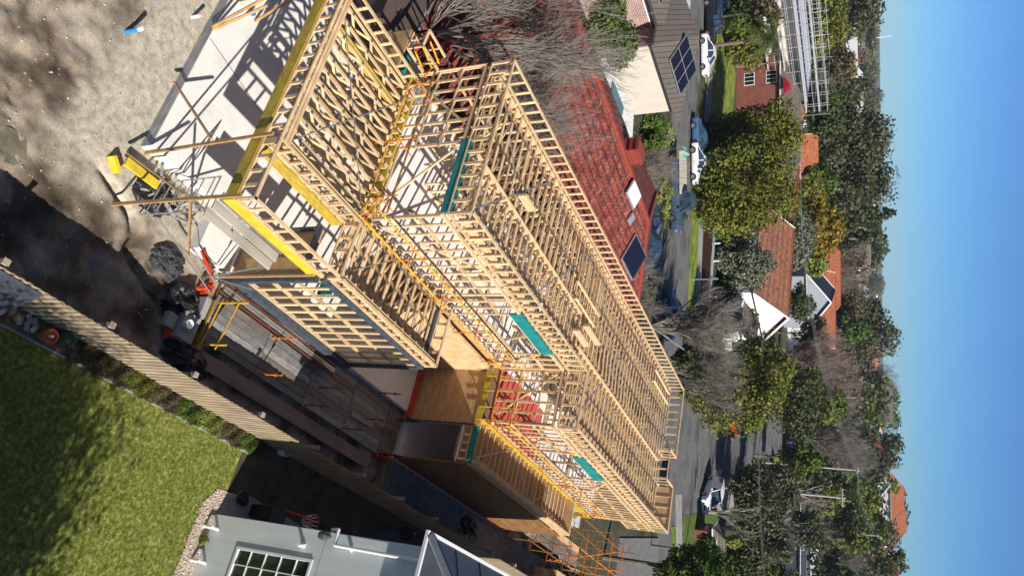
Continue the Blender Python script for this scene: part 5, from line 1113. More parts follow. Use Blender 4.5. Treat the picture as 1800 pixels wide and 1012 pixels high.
# building wrapped in scaffold
SB = thing('scaffolded_building', tuple(hp((1395,95),112)), 'long pale building wrapped in white scaffolding at the upper left', 'building', rz=0)
P0, P1 = ad(1400,-25,104), ad(1400,190,118); P0.z = P1.z = 0; dd = (P1-P0).normalized(); nn = Vector((dd.y,-dd.x,0)); Ln = (P1-P0).length
def sp(t, o, z): q = P0+dd*t+nn*o; return Vector((q.x,q.y,z))
b = MB(); b.hexa([sp(0,-9,-.5),sp(Ln,-9,-.5),sp(Ln,-1.2,-.5),sp(0,-1.2,-.5)], [sp(0,-9,7.4),sp(Ln,-9,7.4),sp(Ln,-1.2,7.4),sp(0,-1.2,7.4)]); b.build('wall', CREAM, SB)
b = MB(); b.hexa([sp(-.4,-9.4,7.42),sp(Ln+.4,-9.4,7.42),sp(Ln+.4,-.6,7.42),sp(-.4,-.6,7.42)], [sp(0,-9,7.9),sp(Ln,-9,7.9),sp(Ln,-1,7.6),sp(0,-1,7.6)]); b.build('roof', ROOFM['pale'], SB)
SCW = mat('scaffold_white', (.50,.51,.52), (.32,.32,.33), scale=8, rough=.5)
b = MB(); k = 0
while k*2.1 < Ln+.5:
    for o_ in (-.4,1.2,-9.6): b.tube(sp(k*2.1,o_,-.6), sp(k*2.1,o_,10.6), .032, n=5)
    for z_ in (1.5,3.5,5.5,7.5,9.2): b.tube(sp(k*2.1,-.5,z_), sp(k*2.1,1.3,z_), .028, n=4)
    k += 1
for z_ in (1.5,2.5,3.5,4.5,5.5,6.5,7.5,8.6,9.2,10.3):
    for o_ in (-.4,1.2,-9.6): b.tube(sp(0,o_,z_), sp(Ln,o_,z_), .03, n=4)
for t_ in (0, Ln):
    for z_ in (5.5,7.5,8.6,9.4,10.3):
        b.tube(sp(t_,-9.6,z_), sp(t_,1.2,z_), .03, n=4)
b.build('scaffold_tubes', SCW, SB)
b = MB()
for z_ in (3.5,5.5,7.55,9.25): b.hexa([sp(0,-.3,z_),sp(Ln,-.3,z_),sp(Ln,1.1,z_),sp(0,1.1,z_)], [sp(0,-.3,z_+.06),sp(Ln,-.3,z_+.06),sp(Ln,1.1,z_+.06),sp(0,1.1,z_+.06)])
b.build('scaffold_decks', ROOFM['pale'], SB)
# front fence of the terracotta house
for (p, q, lb) in [((1240,398),(1224,620),'long white topped front fence behind the verge across the street')]:
    A, B = az(*p, GZ), az(*q, GZ); t = thing('front_fence', tuple(A.lerp(B,.5)), lb, 'fence'); b = MB(); b.bar(A+Vector((0,0,.35)), B+Vector((0,0,.35)), .18, .9); b.build('panel', mat('dark_brown_panel', (.07,.035,.025)), t)
    b = MB(); b.bar(A+Vector((0,0,1.0)), B+Vector((0,0,1.0)), .22, .22); b.build('top_beam', mat('fence_top', (.50,.54,.58), rough=.6), t); b = MB()
    for k in range(8): c = A.lerp(B,k/7); b.box(c.x-.07,c.x+.07,c.y-.07,c.y+.07,-.5,1.25)
    b.build('post', WHITE, t)
A, B = az(1262,842), az(1262,905); t = thing('low_wall', tuple(A), 'low rendered wall bounding the front lawn behind the white car', 'wall'); b = MB(); b.bar(A+Vector((0,0,.3)), B+Vector((0,0,.3)), .25, .6); b.build('wall_body', PATHM, t)
A = hp((1508,597),None); b = MB(); b.box(-5,5,-3,3,0,3.6); b.box(-5.3,5.3,-3.3,3.3,3.6,3.9); b.box(-3.5,-1,-3.05,3.05,1,3); b.box(1,3.5,-3.05,3.05,1,3)
p = ad(1498,597,290); t = thing('pavilion', (p.x,p.y,terrain(p.x,p.y)), 'small cream pavilion beside the distant street', 'pavilion', rz=.5); b.build('walls', CREAM, t, local=True)

# ------------------------------------------------------------------ vehicles
def paint(n, c, c2=None): return mat('paint_'+n, c, c2 or tuple(x*.93 for x in c), scale=.6, rough=.22, spec=.6)
TYRE, RIM = RUBBER, mat('wheel_rim', (.5,.5,.52), rough=.3, metal=.8)
HL = mat('headlight_glass', (.75,.78,.80), rough=.15); TL = mat('taillight', (.35,.01,.01), rough=.3)
def car(px, rz, col, label, kind='suv', L_=4.6, W=1.85, H=1.65, z=None, at=None, name='parked_car', cat='car', group=None):
    p = at or az(*px, GZ+.03); root = thing(name, (p.x,p.y,p.z), label, cat, group, rz)
    h = L_/2; w_ = W/2; gc = .22*1.0
    # stations: x, half width, belt height
    if kind == 'suv': ST = [(-h,.80,.62),(-h+.12,.92,.95),(-h*.8,.98,1.0),(-h*.3,1,1.0),(h*.28,1,.98),(h*.45,.99,.96),(h*.85,.95,.86),(h-.1,.86,.74),(h,.78,.55)]; CB = [(-h+.10,.80,.98),(-h+.45,.80,H-.08),(-h*.35,.80,H),(h*.05,.79,H-.02),(h*.42,.84,.96)]
    elif kind == 'sedan': ST = [(-h,.78,.58),(-h+.12,.9,.85),(-h*.6,.97,.90),(0,1,.90),(h*.4,.99,.88),(h*.85,.93,.76),(h-.08,.84,.66),(h,.76,.5)]; CB = [(-h*.72,.84,.88),(-h*.35,.78,H-.04),(0,.78,H),(h*.12,.77,H-.03),(h*.46,.84,.87)]
    elif kind == 'ute': ST = [(-h,.92,.6),(-h+.05,.97,1.0),(-h*.1,.99,1.02),(h*.4,1,1.02),(h*.85,.95,.98),(h-.08,.88,.86),(h,.8,.6)]; CB = [(-h*.12,.84,1.0),(-h*.06,.80,H-.06),(h*.15,.80,H),(h*.3,.78,H-.03),(h*.5,.84,1.0)]
    else: ST = [(-h,.95,.9),(-h+.05,1,1.0),(0,1,1.0),(h*.8,1,1.0),(h-.06,.94,.9),(h,.85,.6)]; CB = [(-h+.04,.96,.98),(-h+.1,.93,H),(h*.45,.92,H),(h*.86,.90,1.0)]
    b_ = MB(); rings = []
    for x, ww, zt in ST:
        w2 = w_*ww; rings.append([(x,-w2*.93,gc),(x,-w2,gc+.18),(x,-w2,zt*.72),(x,-w2*.93,zt),(x,0,zt+.05),(x,w2*.93,zt),(x,w2,zt*.72),(x,w2,gc+.18),(x,w2*.93,gc)])
    b_.rings(rings); body = b_.build('body', col, root, smooth=False, local=True)
    b_ = MB(); rings = []
    for x, ww, zt in CB:
        w2 = w_*ww; lo = .9 if zt > 1 else zt-.02; rings.append([(x,-w_*.93,min(lo,zt)),(x,-w2,zt-.02),(x,0,zt+.0),(x,w2,zt-.02),(x,w_*.93,min(lo,zt))])
    b_.rings(rings); b_.build('windows', GLASSB, root, local=True)
    b_ = MB(); top = [c for c in CB if c[2] > H*.9]
    R_ = [[(x,-w_*(ww+.012),zt-.10),(x,-w_*(ww-.03),zt+.015),(x,0,zt+.035),(x,w_*(ww-.03),zt+.015),(x,w_*(ww+.012),zt-.10)] for x, ww, zt in top]; b_.rings(R_)
    for sg in (-1,1):
        for (xa,wa,za),(xb,wb,zb) in ((CB[0],CB[1]),(CB[-1],CB[-2])): b_.bar((xa,sg*w_*.93,.95),(xb,sg*w_*(wb+.01),zb-.03),.07,.05)
        xm = (CB[1][0]+CB[-2][0])/2; b_.bar((xm,sg*w_*.935,.9),(xm,sg*w_*.81,H-.04),.08,.03)
        b_.box(CB[-1][0]-.45, CB[-1][0]-.25, min(sg*w_,sg*(w_+.18)), max(sg*w_,sg*(w_+.18)), .98, 1.12)
    b_.build('roof', col, root, smooth=False, local=True)
    for xx in (-h*.62, h*.64):
        for sg in (-1,1):
            b_ = MB(); b_.tube((xx,sg*(w_-.22),.33),(xx,sg*(w_+.01),.33),.335,n=20); wh = b_.build('wheel', TYRE, root, local=True)
            b_ = MB(); b_.tube((xx,sg*(w_+.012),.33),(xx,sg*(w_+.02),.33),.21,n=16); b_.build('rim', RIM, wh, local=True)
    for sg in (-1,1):
        b_ = MB(); b_.box(h-.16,h-.02,sg*w_*.5 if sg>0 else -w_*.84,w_*.84 if sg>0 else -w_*.5,.58,.74); b_.build('headlight', HL, root, local=True)
        b_ = MB(); b_.box(-h+.0,-h+.1,sg*w_*.55 if sg>0 else -w_*.86,w_*.86 if sg>0 else -w_*.55,.68,.86); b_.build('taillight', TL, root, local=True)
    b_ = MB(); b_.box(h-.07,h+.02,-w_*.45,w_*.45,.40,.62); b_.build('grille', BLACK, root, local=True)
    b_ = MB(); b_.box(h+.0,h+.03,-.19,.19,.40,.50); b_.build('number_plate', WHITE, root, local=True)
    return root, h, w_
wc = az(1252,868,GZ+.9)
r_, h_, w_2 = car(None, rad(-42), paint('white', (.80,.80,.80)), 'white off road wagon with front bull bar standing on the open asphalt', 'suv', 4.9, 1.95, 1.85, at=Vector((wc.x,wc.y,GZ+.03)))
b = MB(); b.path([(h_+.12,-.8,.5),(h_+.14,-.8,.85),(h_+.14,.8,.85),(h_+.12,.8,.5)], .04); b.path([(h_+.14,-.35,.45),(h_+.15,-.35,1.1),(h_+.15,.35,1.1),(h_+.14,.35,.45)], .035); b.build('bull_bar', WHITE, r_, local=True)
b = MB(); b.box(-.25,.55,-.62,.62,1.80,1.83); b.build('sunroof', GLASS, r_, local=True)
def cat_(y, x, z=.5): return az(x, y, z)
def carpx(y, x, rz, *a, **k): p = az(x, y, GZ+.75); p.z = GZ+.03; return car(None, rad(rz), *a, at=p, **k)
carpx(97, 1244, 32, paint('white', (.80,.80,.80)), 'white hatchback parked half on the grass verge', 'sedan', 4.3, 1.78, 1.5)
ut, h_, w_2 = carpx(35, 1252, 32, paint('black', (.012,.013,.016)), 'black pickup with open tray parked behind the white hatchback', 'ute', 5.2, 1.9, 1.8)
b = MB(); b.box(-h_+.1,-h_*.15,-w_2*.8,w_2*.8,1.0,1.03); b.build('tray', BLACK, ut, local=True)
ca2, h_, w_2 = carpx(12, 1270, 32, paint('silver', (.45,.46,.48)), 'silver car beside the black pickup at the top edge', 'sedan', 4.5, 1.8, 1.45)
carpx(247, 1229, 32, paint('blue', (.06,.13,.25)), 'light blue sedan parked in front of the dense green street tree', 'sedan', 4.5, 1.78, 1.46)
carpx(288, 1228, 32, paint('white', (.80,.80,.80)), 'white car nose showing below the street tree next to the light blue sedan', 'sedan', 4.2, 1.75, 1.45)
carpx(388, 1149, 30, paint('black', (.012,.013,.016)), 'black car in the driveway behind the red tiled roof', 'sedan', 4.5, 1.8, 1.45)
carpx(440, 1143, 30, paint('navy', (.02,.045,.09)), 'dark blue car at the eave of the red tiled roof', 'sedan', 4.4, 1.8, 1.45)
carpx(555, 1183, 30, paint('deepblue', (.04,.12,.30)), 'blue car seen through the bare tree branches', 'sedan', 4.4, 1.8, 1.45)
carpx(742, 1292, 60, paint('red', (.62,.012,.012)), 'bright red car half hidden under the olive tree', 'sedan', 4.0, 1.7, 1.42)
carpx(783, 1391, 70, paint('royal', (.02,.06,.20)), 'dark blue van far down the side street', 'van', 4.8, 1.9, 2.0, cat='van')
tr, h_, w_2 = carpx(345, 1193, 30, paint('steelblue', (.06,.09,.14)), 'blue cabbed truck with a pale flat tray parked by the kerb', 'ute', 6.4, 2.1, 2.1, name='tray_truck', cat='truck')
b = MB(); b.box(-h_-.7,-h_*.02,-1.1,1.1,1.05,1.22); b.box(-h_-.7,-h_-.6,-1.1,1.1,1.22,1.5); b.build('tray', mat('tray_top', (.55,.52,.42), rough=.7), tr, local=True)
b = MB(); b.box(-h_-1.2,-h_-.2,-.5,.6,1.24,1.32); solo_ = b.build('crate_lid', mat('aqua_plastic', (.10,.55,.48), rough=.5), tr, local=True)

# ------------------------------------------------------------------ poles and wires
POLE = mat('pole_timber', (.50,.46,.41), (.36,.33,.30), scale=6, rough=.85)
def pole(base, H_, label, arms=1, r=.15, armrz=0.0, name='power_pole', m=None):
    t_ = thing(name, tuple(base), label, 'power pole' if name == 'power_pole' else 'pole'); b_ = MB(); b_.tube((0,0,-.4),(0,0,H_),r,r*.7,n=10); b_.build('shaft', m or POLE, t_, local=True)
    for k in range(arms):
        z_ = H_-.35-k*.9; u = Vector((math.cos(armrz),math.sin(armrz),0)); b_ = MB(); b_.bar(-u*1.15+Vector((0,0,z_)), u*1.15+Vector((0,0,z_)), .11, .11); b_.bar(-u*.6+Vector((0,0,z_)), Vector((0,0,z_-.6)), .04, .04); b_.bar(u*.6+Vector((0,0,z_)), Vector((0,0,z_-.6)), .04, .04); ca = b_.build('crossarm', m or POLE, t_, local=True)
        for q in (-1.05,-.4,.4,1.05): b_ = MB(); b_.tube(u*q+Vector((0,0,z_+.05)), u*q+Vector((0,0,z_+.22)), .05, n=6); b_.build('insulator', WHITE, ca, local=True)
    return t_
def pxpole(xb, yb, xt, label, D=None, **k):
    p = ag(xb, yb) if D is None else ad(xb, yb, D); D_ = (p-CP).xy.length; p.z = terrain(p.x,p.y); return pole(p, ad(xt, yb, D_).z-p.z, label, **k), p
W_ = {}
_, W_['a'] = pxpole(1300, 228, 1418, 'tall pole with a crossarm rising beyond the dense street tree', D=92, armrz=2.6, r=.17)
_, W_['b'] = pxpole(1213, 491, 1262, 'small slender street pole on the verge by the white topped fence', arms=0, r=.07, name='street_pole', m=METAL_GY)
_, W_['c'] = pxpole(1400, 817, 1511, 'pole with a crossarm rising past the olive trees, left of the leaning twin', D=125, armrz=2.2)
_, W_['d'] = pxpole(1395, 866, 1486, 'shorter pole nearest the big twisting gum branches', D=112, armrz=.4)
_, W_['e'] = pxpole(1480, 934, 1546, 'pole on the rise at the right, in front of the orange tiled houses', D=215, armrz=2.2)
_, W_['f'] = pxpole(1450, 696, 1506, 'pale pole beyond the dark round trees in the middle distance', D=200, arms=0)
_, W_['g'] = pxpole(1440, 985, 1478, 'thin pole at the far lower right among dark shrubs', D=170, arms=1)
_, W_['h'] = pxpole(1476, 475, 1540, 'thin white mast in front of the skyline house', D=330, arms=0, r=.12, m=WHITE)
_, W_['i'] = pxpole(1540, 67, 1568, 'tiny lattice mast on the far horizon', D=1500, arms=0, r=.8, name='radio_mast', m=WHITE)
offp = pole(az(1192,1036,GZ), 9.0, 'street corner pole whose crossarms throw a shadow on the asphalt', arms=2, armrz=.5)
def wire(p, q, sag, label, r=.012):
    pts = [Vector(p).lerp(Vector(q), i/14)-Vector((0,0,sag*4*(i/14)*(1-i/14))) for i in range(15)]; b_ = MB(); b_.path(pts, r, 4); return solo('power_line', b_, mat('cable', (.20,.20,.20), rough=.6), label, 'cable', 'power lines strung between the street poles')
def ptop(k, dz=0, dx=0): o_ = W_[k]; return Vector((o_.x+dx, o_.y, terrain(o_.x,o_.y)+dz))
cH = ad(1508,817,125).z; dH = ad(1484,866,112).z; eH = ad(1544,934,215).z; R0 = az(1192,1036,GZ)
wl = []
for k in range(4):
    q = -1.0+.66*k; A_ = Vector((R0.x+q, R0.y+q*.4, R0.z+8.7)); Cc = Vector((W_['c'].x+q, W_['c'].y-q, cH)); Dd = Vector((W_['d'].x+q, W_['d'].y+q*.3, dH)); Ee = Vector((W_['e'].x+q, W_['e'].y-q, eH)); Aa = Vector((W_['a'].x+q,W_['a'].y+q*.6, ad(1410,228,92).z))
    nmk = ('outermost','second','third','innermost')[k]
    wire(A_, Dd, .9, nmk+' of four cables from the corner pole to the pole by the twisting gum'); wire(Cc, Ee, 1.2, nmk+' of four cables climbing the rise towards the orange tiled houses'); wire(A_+Vector((.3,0,-.8)), Aa, 2.2, nmk+' of four long cables crossing above the junction asphalt')
    wire(Cc, Aa, 2.5, nmk+' of four far cables running between the two crossarm poles')

# ------------------------------------------------------------------ trees and hedges beyond the site
T = px_tree
T('olive', 1242, 1245, 1402, 192, 300, 'left half crown of the big dense street tree with yellow green leaves', lobes=40, dens=1.3)
T('olive', 1222, 1206, 1395, 270, 412, 'big dense street tree nearest the kerb, beside the tray truck', lobes=60, dens=1.5)
T('olive', 1265, 1205, 1372, 640, 752, 'bushy olive tree overhanging the junction above the red car', D=74, lobes=36, dens=1.3)
T('olive', 1310, 1285, 1392, 592, 690, 'olive coloured tree against the gable end of the terracotta house', D=86, lobes=36)
T('dark', 1395, 1365, 1442, 655, 772, 'broad dense tree at the mouth of the side street', D=120, lobes=30)
T('olive', 1400, 1372, 1470, 655, 745, 'rounded olive tree just behind the side street corner', D=135, lobes=24)
T('green', 1440, 1440, 1488, 690, 745, 'dark green round tree above the side street', D=160)
T('gum', 1310, 1288, 1370, 815, 905, 'gum tree with pale twisting limbs over the junction lawn', D=92, lobes=30, bark=PBARK, dens=1.0)
T('gum', 1360, 1335, 1400, 815, 900, 'taller gum with pale limbs behind the twisting gum', D=108, lobes=26, bark=PBARK)
T('gum', 1330, 1300, 1395, 880, 990, 'wide grey green gum leaning over the shaded garden', D=95, lobes=30, bark=PBARK)
T('green', 1400, 1375, 1440, 770, 840, 'small green tree beside the dark blue van', D=122)
T('gum', 1420, 1390, 1455, 820, 880, 'gum crown behind the short pole', D=128, lobes=20, bark=PBARK)
T('dark', 1470, 1440, 1520, 880, 935, 'dark upright tree below the crest houses', D=185, lobes=24)
T('olive', 1475, 1455, 1520, 925, 965, 'yellowish tree at the foot of the rising street', D=180)
T('green', 1500, 1500, 1560, 900, 965, 'green trees clump at the right of the crest houses', D=240)
T('dark', 1545, 1530, 1590, 958, 1012, 'large dark gum at the right end of the skyline', D=250, lobes=28)
T('dark', 1440, 1412, 1500, 975, 1030, 'dark leafy mass at the right edge beyond the modern house', D=155)
T('green', 1215, 1160, 1290, 962, 1040, 'dark leafy shrub tree at the street end of the fence', D=54, lobes=36, dens=1.2)
T('green', 1232, 1205, 1270, 940, 1000, 'low dark hedge bush in the shaded front garden', D=66, lobes=20, name='bush', cat='bush')
T('lime', 1280, 1276, 1300, 940, 960, 'single bright lime shrub in the shaded garden', D=84, name='bush', cat='bush')
T('green', 1335, 1325, 1372, 900, 960, 'bank of green foliage under the power lines', D=104, lobes=18)
T('silver', 1258, 1250, 1355, 415, 505, 'feathery silver green tree in front of the terracotta roof', lobes=34, dens=1.0)
T('green', 1258, 1245, 1300, 380, 460, 'leafy green bushes behind the front fence, left part', name='bush', cat='bush')
T('green', 1262, 1250, 1300, 465, 520, 'dense bushes hiding the lower wall of the terracotta house', lobes=26, name='bush', cat='bush')
T('silver', 1256, 1250, 1290, 520, 575, 'pale green rounded shrub by the end of the white topped fence', name='bush', cat='bush')
T('dark', 1275, 1270, 1330, 545, 590, 'dark conifer like shrub by the veranda', name='bush', cat='bush')
T('silver', 1385, 1392, 1428, 380, 470, 'soft grey green tree rising behind the terracotta ridge', D=125, lobes=22)
T('dark', 1372, 1345, 1400, 385, 420, 'brownish green tree at the left gable of the terracotta roof', D=116)
T('gold', 1418, 1422, 1478, 345, 440, 'golden yellow wattle tree in the middle distance', D=145, lobes=30)
T('lime', 1420, 1418, 1452, 442, 484, 'small rounded lime green tree beside the slate roof', D=148, dens=1.3)
T('dark', 1395, 1390, 1430, 500, 560, 'dark round shrub tree below the grey house wall', D=135)
T('gum', 1440, 1440, 1562, 196, 300, 'massive grey green gum against the sky, left part', D=175, lobes=60, bark=PBARK, dens=1.2)
T('gum', 1440, 1450, 1566, 280, 372, 'massive grey green gum against the sky, right part with pale limbs', D=178, lobes=55, bark=PBARK, dens=1.2)
T('dark', 1455, 1470, 1582, 345, 415, 'tall dark cypress like conifer breaking the skyline', D=190, lobes=60, shape='cone', dens=1.3)
T('dark', 1465, 1475, 1562, 395, 445, 'dark conifer right of the tall cypress', D=195, lobes=50, shape='cone', dens=1.2)
T('olive', 1400, 1405, 1445, 290, 345, 'bushy tree in front of the massive gum', D=140)
T('green', 1425, 1425, 1470, 290, 345, 'yellow green garden tree left of the golden wattle', D=150)
T('green', 1418, 1420, 1475, 155, 225, 'bright green tree behind the scaffolded building, right of it', D=150, lobes=28)
T('dark', 1415, 1425, 1480, 180, 245, 'dark shaded tree mass beside the scaffold end', D=140, lobes=26)
T('olive', 1415, 1425, 1485, 0, 95, 'dense olive tree rising behind the scaffold at the upper left', D=150, lobes=40, dens=1.2)
T('gum', 1440, 1455, 1548, -15, 72, 'tall brownish gum at the upper left skyline', D=210, lobes=40)
T('brown', 1445, 1450, 1500, 90, 150, 'brown green scrubby tree behind the olive tree', D=185)
T('gum', 1450, 1450, 1500, 120, 200, 'greyish tree before the long white building', D=200)
T('dark', 1500, 1500, 1535, 130, 168, 'dark rounded tree by the long white building', D=380)
T('olive', 1480, 1480, 1505, 95, 140, 'low olive tree before the gable roofed hall', D=260)
T('green', 1262, 1262, 1330, -10, 60, 'leafy garden shrubbery behind the black pickup', lobes=30, name='bush', cat='bush')
T('olive', 1274, 1275, 1340, 45, 120, 'dense olive shrubbery between the verge and the palm', lobes=34, name='bush', cat='bush', dens=1.2)
T('brown', 1300, 1320, 1370, -10, 60, 'brown half bare garden tree at the top edge', D=92)
T('green', 1190, 1035, 1108, -20, 100, 'green hedge beside the mixed brick wall', D=38, name='hedge', cat='hedge', dens=1.4, lobes=24)
T('green', 1150, 1128, 1168, 195, 262, 'clipped green hedge beyond the cream wall', D=52, name='hedge', cat='hedge', dens=1.3)
T('lime', 1160, 1145, 1182, 210, 262, 'yellow green shrubs at the driveway edge', D=57, name='bush', cat='bush')
T('lime', 1172, 1158, 1180, 318, 375, 'yellow green hedge shrub before the tray truck', D=58, name='bush', cat='bush')
T('dark', 1125, 1115, 1150, 480, 540, 'dark shrub under the bare tree by the solar panel', D=55, name='bush', cat='bush')
T('dark', 1205, 1185, 1245, 610, 660, 'dark evergreen undergrowth beneath the bare street tree', D=62, name='bush', cat='bush')
T('green', 1470, 1480, 1530, 560, 600, 'green tree left of the far street', D=230)
T('gum', 1490, 1495, 1576, 540, 622, 'large dark tree with twin crowns on the skyline', D=270, lobes=40, bark=PBARK)
T('dark', 1500, 1500, 1545, 520, 560, 'dark olive tree near the twin crowned tree', D=260)
T('green', 1510, 1520, 1560, 655, 680, 'dark green tree among hilltop houses, left one', D=290)
T('green', 1515, 1522, 1556, 700, 735, 'dark green round tree below the brown gabled house', D=285)
T('gum', 1540, 1545, 1585, 760, 815, 'ragged dark tree on the hilltop skyline', D=330)
T('lime', 1525, 1550, 1577, 833, 858, 'bright green rounded tree on the crest', D=290)
T('dark', 1500, 1500, 1540, 760, 840, 'dark green undergrowth below the crest, left of the pole', D=220, name='bush', cat='bush')
T('olive', 1500, 1505, 1545, 840, 900, 'olive trees just below the crest houses', D=235)
T('dark', 1450, 1450, 1500, 835, 880, 'dark tree mass between the poles', D=160, lobes=26)
T('brown', 1470, 1470, 1525, 470, 560, 'brown scrubby trees behind the orange roofs', D=240, lobes=26)
T('brown', 1480, 1480, 1520, 400, 470, 'brown winter trees beyond the lime green tree', D=260)
T('brown', 1490, 1490, 1530, 600, 660, 'brown winter tree mass beside the far street', D=270)
T('dark', 1425, 1440, 1490, -20, 30, 'dark tree at the far top edge behind the scaffolding', D=200)
T('dark', 1290, 1270, 1345, 945, 1030, 'dark shaded evergreen mass behind the lime shrub', D=96, lobes=30)
T('green', 1330, 1325, 1400, 985, 1040, 'shaded green tree at the right edge beyond the gum limbs', D=112, lobes=26)
T('dark', 1400, 1395, 1450, 900, 960, 'dark trees before the modern box house', D=138, lobes=24)
T('olive', 1430, 1425, 1480, 835, 900, 'olive crowns beyond the twin poles', D=155, lobes=26)
T('dark', 1440, 1440, 1500, 735, 790, 'dark crowns behind the small white cottage', D=215, lobes=24)
T('green', 1330, 1320, 1372, 640, 700, 'green crown between the terracotta gable and the side street', D=105, lobes=24)
T('brown', 1500, 1500, 1545, 560, 640, 'brown green crowns along the far street', D=300, lobes=20)
T('gum', 1410, 1405, 1450, 560, 610, 'grey green crown beside the bright hip roof', D=150, lobes=20)
T('dark', 1360, 1352, 1420, 655, 690, 'dark crown left of the broad side street tree', D=112, lobes=24)
T('gum', 1480, 1480, 1540, 215, 290, 'grey green crowns behind the massive gum', D=260, lobes=24)
# palm
def palm(px, D, xt, label, n=26, fl=3.2):
    p = ad(px[0], px[1], D); p.z = terrain(p.x,p.y); H_ = ad(xt, px[1], D).z-p.z; t_ = thing('palm_tree', tuple(p), label, 'palm tree'); b_ = MB(); b_.tube((0,0,-.3),(0,0,H_*.72),.2,.17,n=10); b_.build('trunk', BARK, t_, local=True); rg = random.Random(4)
    for k in range(n):
        a = k*2.399; up_ = 1.1-1.7*k/n; b_ = MB(); pr = Vector((0,0,H_*.72)); d = Vector((math.cos(a),math.sin(a),up_)).normalized()
        for s_ in range(7):
            q = pr+d*(fl/7); sd = d.cross(Vector((0,0,1))).normalized(); w_ = .12+.5*math.sin(math.pi*(s_+.6)/7.5)
            for sg in (-1,1):
                for f_ in range(3): o_ = pr.lerp(q,f_/3); b_.poly([o_, o_+d*.10, o_+d*.22+sd*sg*w_-Vector((0,0,.16)), o_+d*.16+sd*sg*w_-Vector((0,0,.16))])
            b_.bar(pr, q, .05, .03); pr = q; d = (d+Vector((0,0,-.20))).normalized()
        b_.build('frond', leafmat('lf_palm',(.11,.14,.035)), t_, local=True)
palm((1320,72), 90, 1402, 'palm with arching fronds in front of the scaffolded building'); palm((1490,118), 280, 1512, 'small distant palm before the far suburb', n=18, fl=5)
# bare trees
def BT(*a, **k): return px_bare(*a, **k)
nb = az(800, -60, -.45)
bare(Vector((-9.2,1.2,-.45)), 10.6, .85, 3, 'tall leafless tree with pale twigs standing between the new frame and the red roof', r0=.17, levels=5, limbs=7, vase=.30, kids=(3,4), m=TWIG)
bare(Vector((-8.4,5.0,-.45)), 9.0, .6, 8, 'leafless tree with many upright grey twigs against the red tiles', r0=.13, levels=5, limbs=7, vase=.28, kids=(3,5))
bare(Vector((-11.5,-1.8,-.45)), 9.6, .8, 12, 'leafless tree over the dark yard at the top left corner', r0=.14, levels=5, limbs=6, vase=.34, kids=(3,4))
bare(Vector((-12.5,4.0,-.45)), 10.8, .7, 15, 'leafless tree reaching over the cream wall from the red roof', r0=.15, levels=5, limbs=5, vase=.30, kids=(3,4))
b = MB(); b.box(-11.5,-7.2,-1.2,.3,-.5,2.2); b.poly([(-11.8,-1.4,2.25),(-7.0,-1.4,2.25),(-7.0,.5,2.6),(-11.8,.5,2.6)]); solo('garden_shed', b, mat('dark_shed', (.10,.07,.06), rough=.8), 'dark low shed in the shaded yard left of the timber frame', 'shed')
BT(1150, 1226, 250, 318, 'fan shaped bare shrub tree at the kerb beyond the red roof', D=53, seed=21, levels=5, limbs=9, vase=.30, kids=(3,4), trunk_h=.05, spread=.95)
BT(1180, 1330, 535, 615, 'big leafless street tree left crown, with long sweeping twigs', D=60, seed=31, levels=5, limbs=8, vase=.32, kids=(3,5), m=TWIG, trunk_h=.12, spread=.75)
BT(1185, 1345, 590, 700, 'big leafless street tree right crown, overlapping the olive tree', D=64, seed=33, levels=5, limbs=8, vase=.32, kids=(3,5), trunk_h=.12, spread=.75)
BT(1128, 1185, 470, 540, 'low tangled bare tree at the corner of the red roof', D=50, seed=35, levels=5, limbs=7, vase=.40, kids=(3,4), trunk_h=.05, spread=1.0)
BT(1235, 1395, 600, 640, 'slim bare tree behind the big leafless street tree', D=90, seed=37, levels=4, limbs=6, kids=(3,4))
BT(1390, 1500, 590, 660, 'pinkish grey bare tree behind the bright orange hip roof', D=150, seed=41, m=TWIGR, levels=5, limbs=8, vase=.35, kids=(3,5), trunk_h=.08, spread=.8)
BT(1400, 1535, 625, 700, 'broad pinkish bare tree beside the pale pole', D=165, seed=43, m=TWIGR, levels=5, limbs=8, vase=.35, kids=(3,5), trunk_h=.08, spread=.8)
BT(1400, 1455, 395, 420, 'small bare tree behind the grey green tree', D=140, seed=44, levels=4, limbs=6)
BT(1530, 1592, 640, 690, 'rounded bare tree standing against the sky on the hill', D=300, seed=45, levels=5, limbs=8, vase=.4, kids=(3,4), spread=.7)
BT(1440, 1548, 715, 815, 'wide silvery bare tree below the hilltop', D=170, seed=47, levels=5, limbs=9, vase=.38, kids=(3,5), trunk_h=.1, spread=.8)
BT(1455, 1560, 760, 830, 'second silvery bare tree to the right of the wide one', D=195, seed=49, levels=5, limbs=8, vase=.38, kids=(3,5), spread=.7)
BT(1505, 1580, 560+150, 750, 'bare tree by the brown gabled hilltop house', D=310, seed=51, levels=4, limbs=8, kids=(3,5))
BT(1420, 1490, 890, 950, 'row of upright bare stems above the dark modern house', D=150, seed=53, m=TWIG, levels=4, limbs=12, vase=.22, kids=(3,4), trunk_h=.04, spread=.5)
BT(1440, 1540, 955, 1000, 'bare tree near the right edge beyond the white addition', D=190, seed=55, levels=5, limbs=8, kids=(3,4))
BT(1470, 1535, 470, 520, 'grey bare tree behind the orange chimneyed roof', D=230, seed=57, m=TWIGR, levels=5, limbs=8, vase=.4, kids=(3,4))
BT(1460, 1530, 410, 460, 'grey brown bare tree beyond the golden wattle', D=240, seed=58, m=TWIGR, levels=5, limbs=8, vase=.4, kids=(3,4))
BT(1440, 1500, 135, 180, 'pale bare tree beside the terracotta roof at the scaffold', D=180, seed=59, levels=5, limbs=7, kids=(3,4))
BT(1530, 1588, 840, 880, 'bare tree peeping over the crest roofs', D=340, seed=61, levels=4, limbs=7, kids=(3,4))
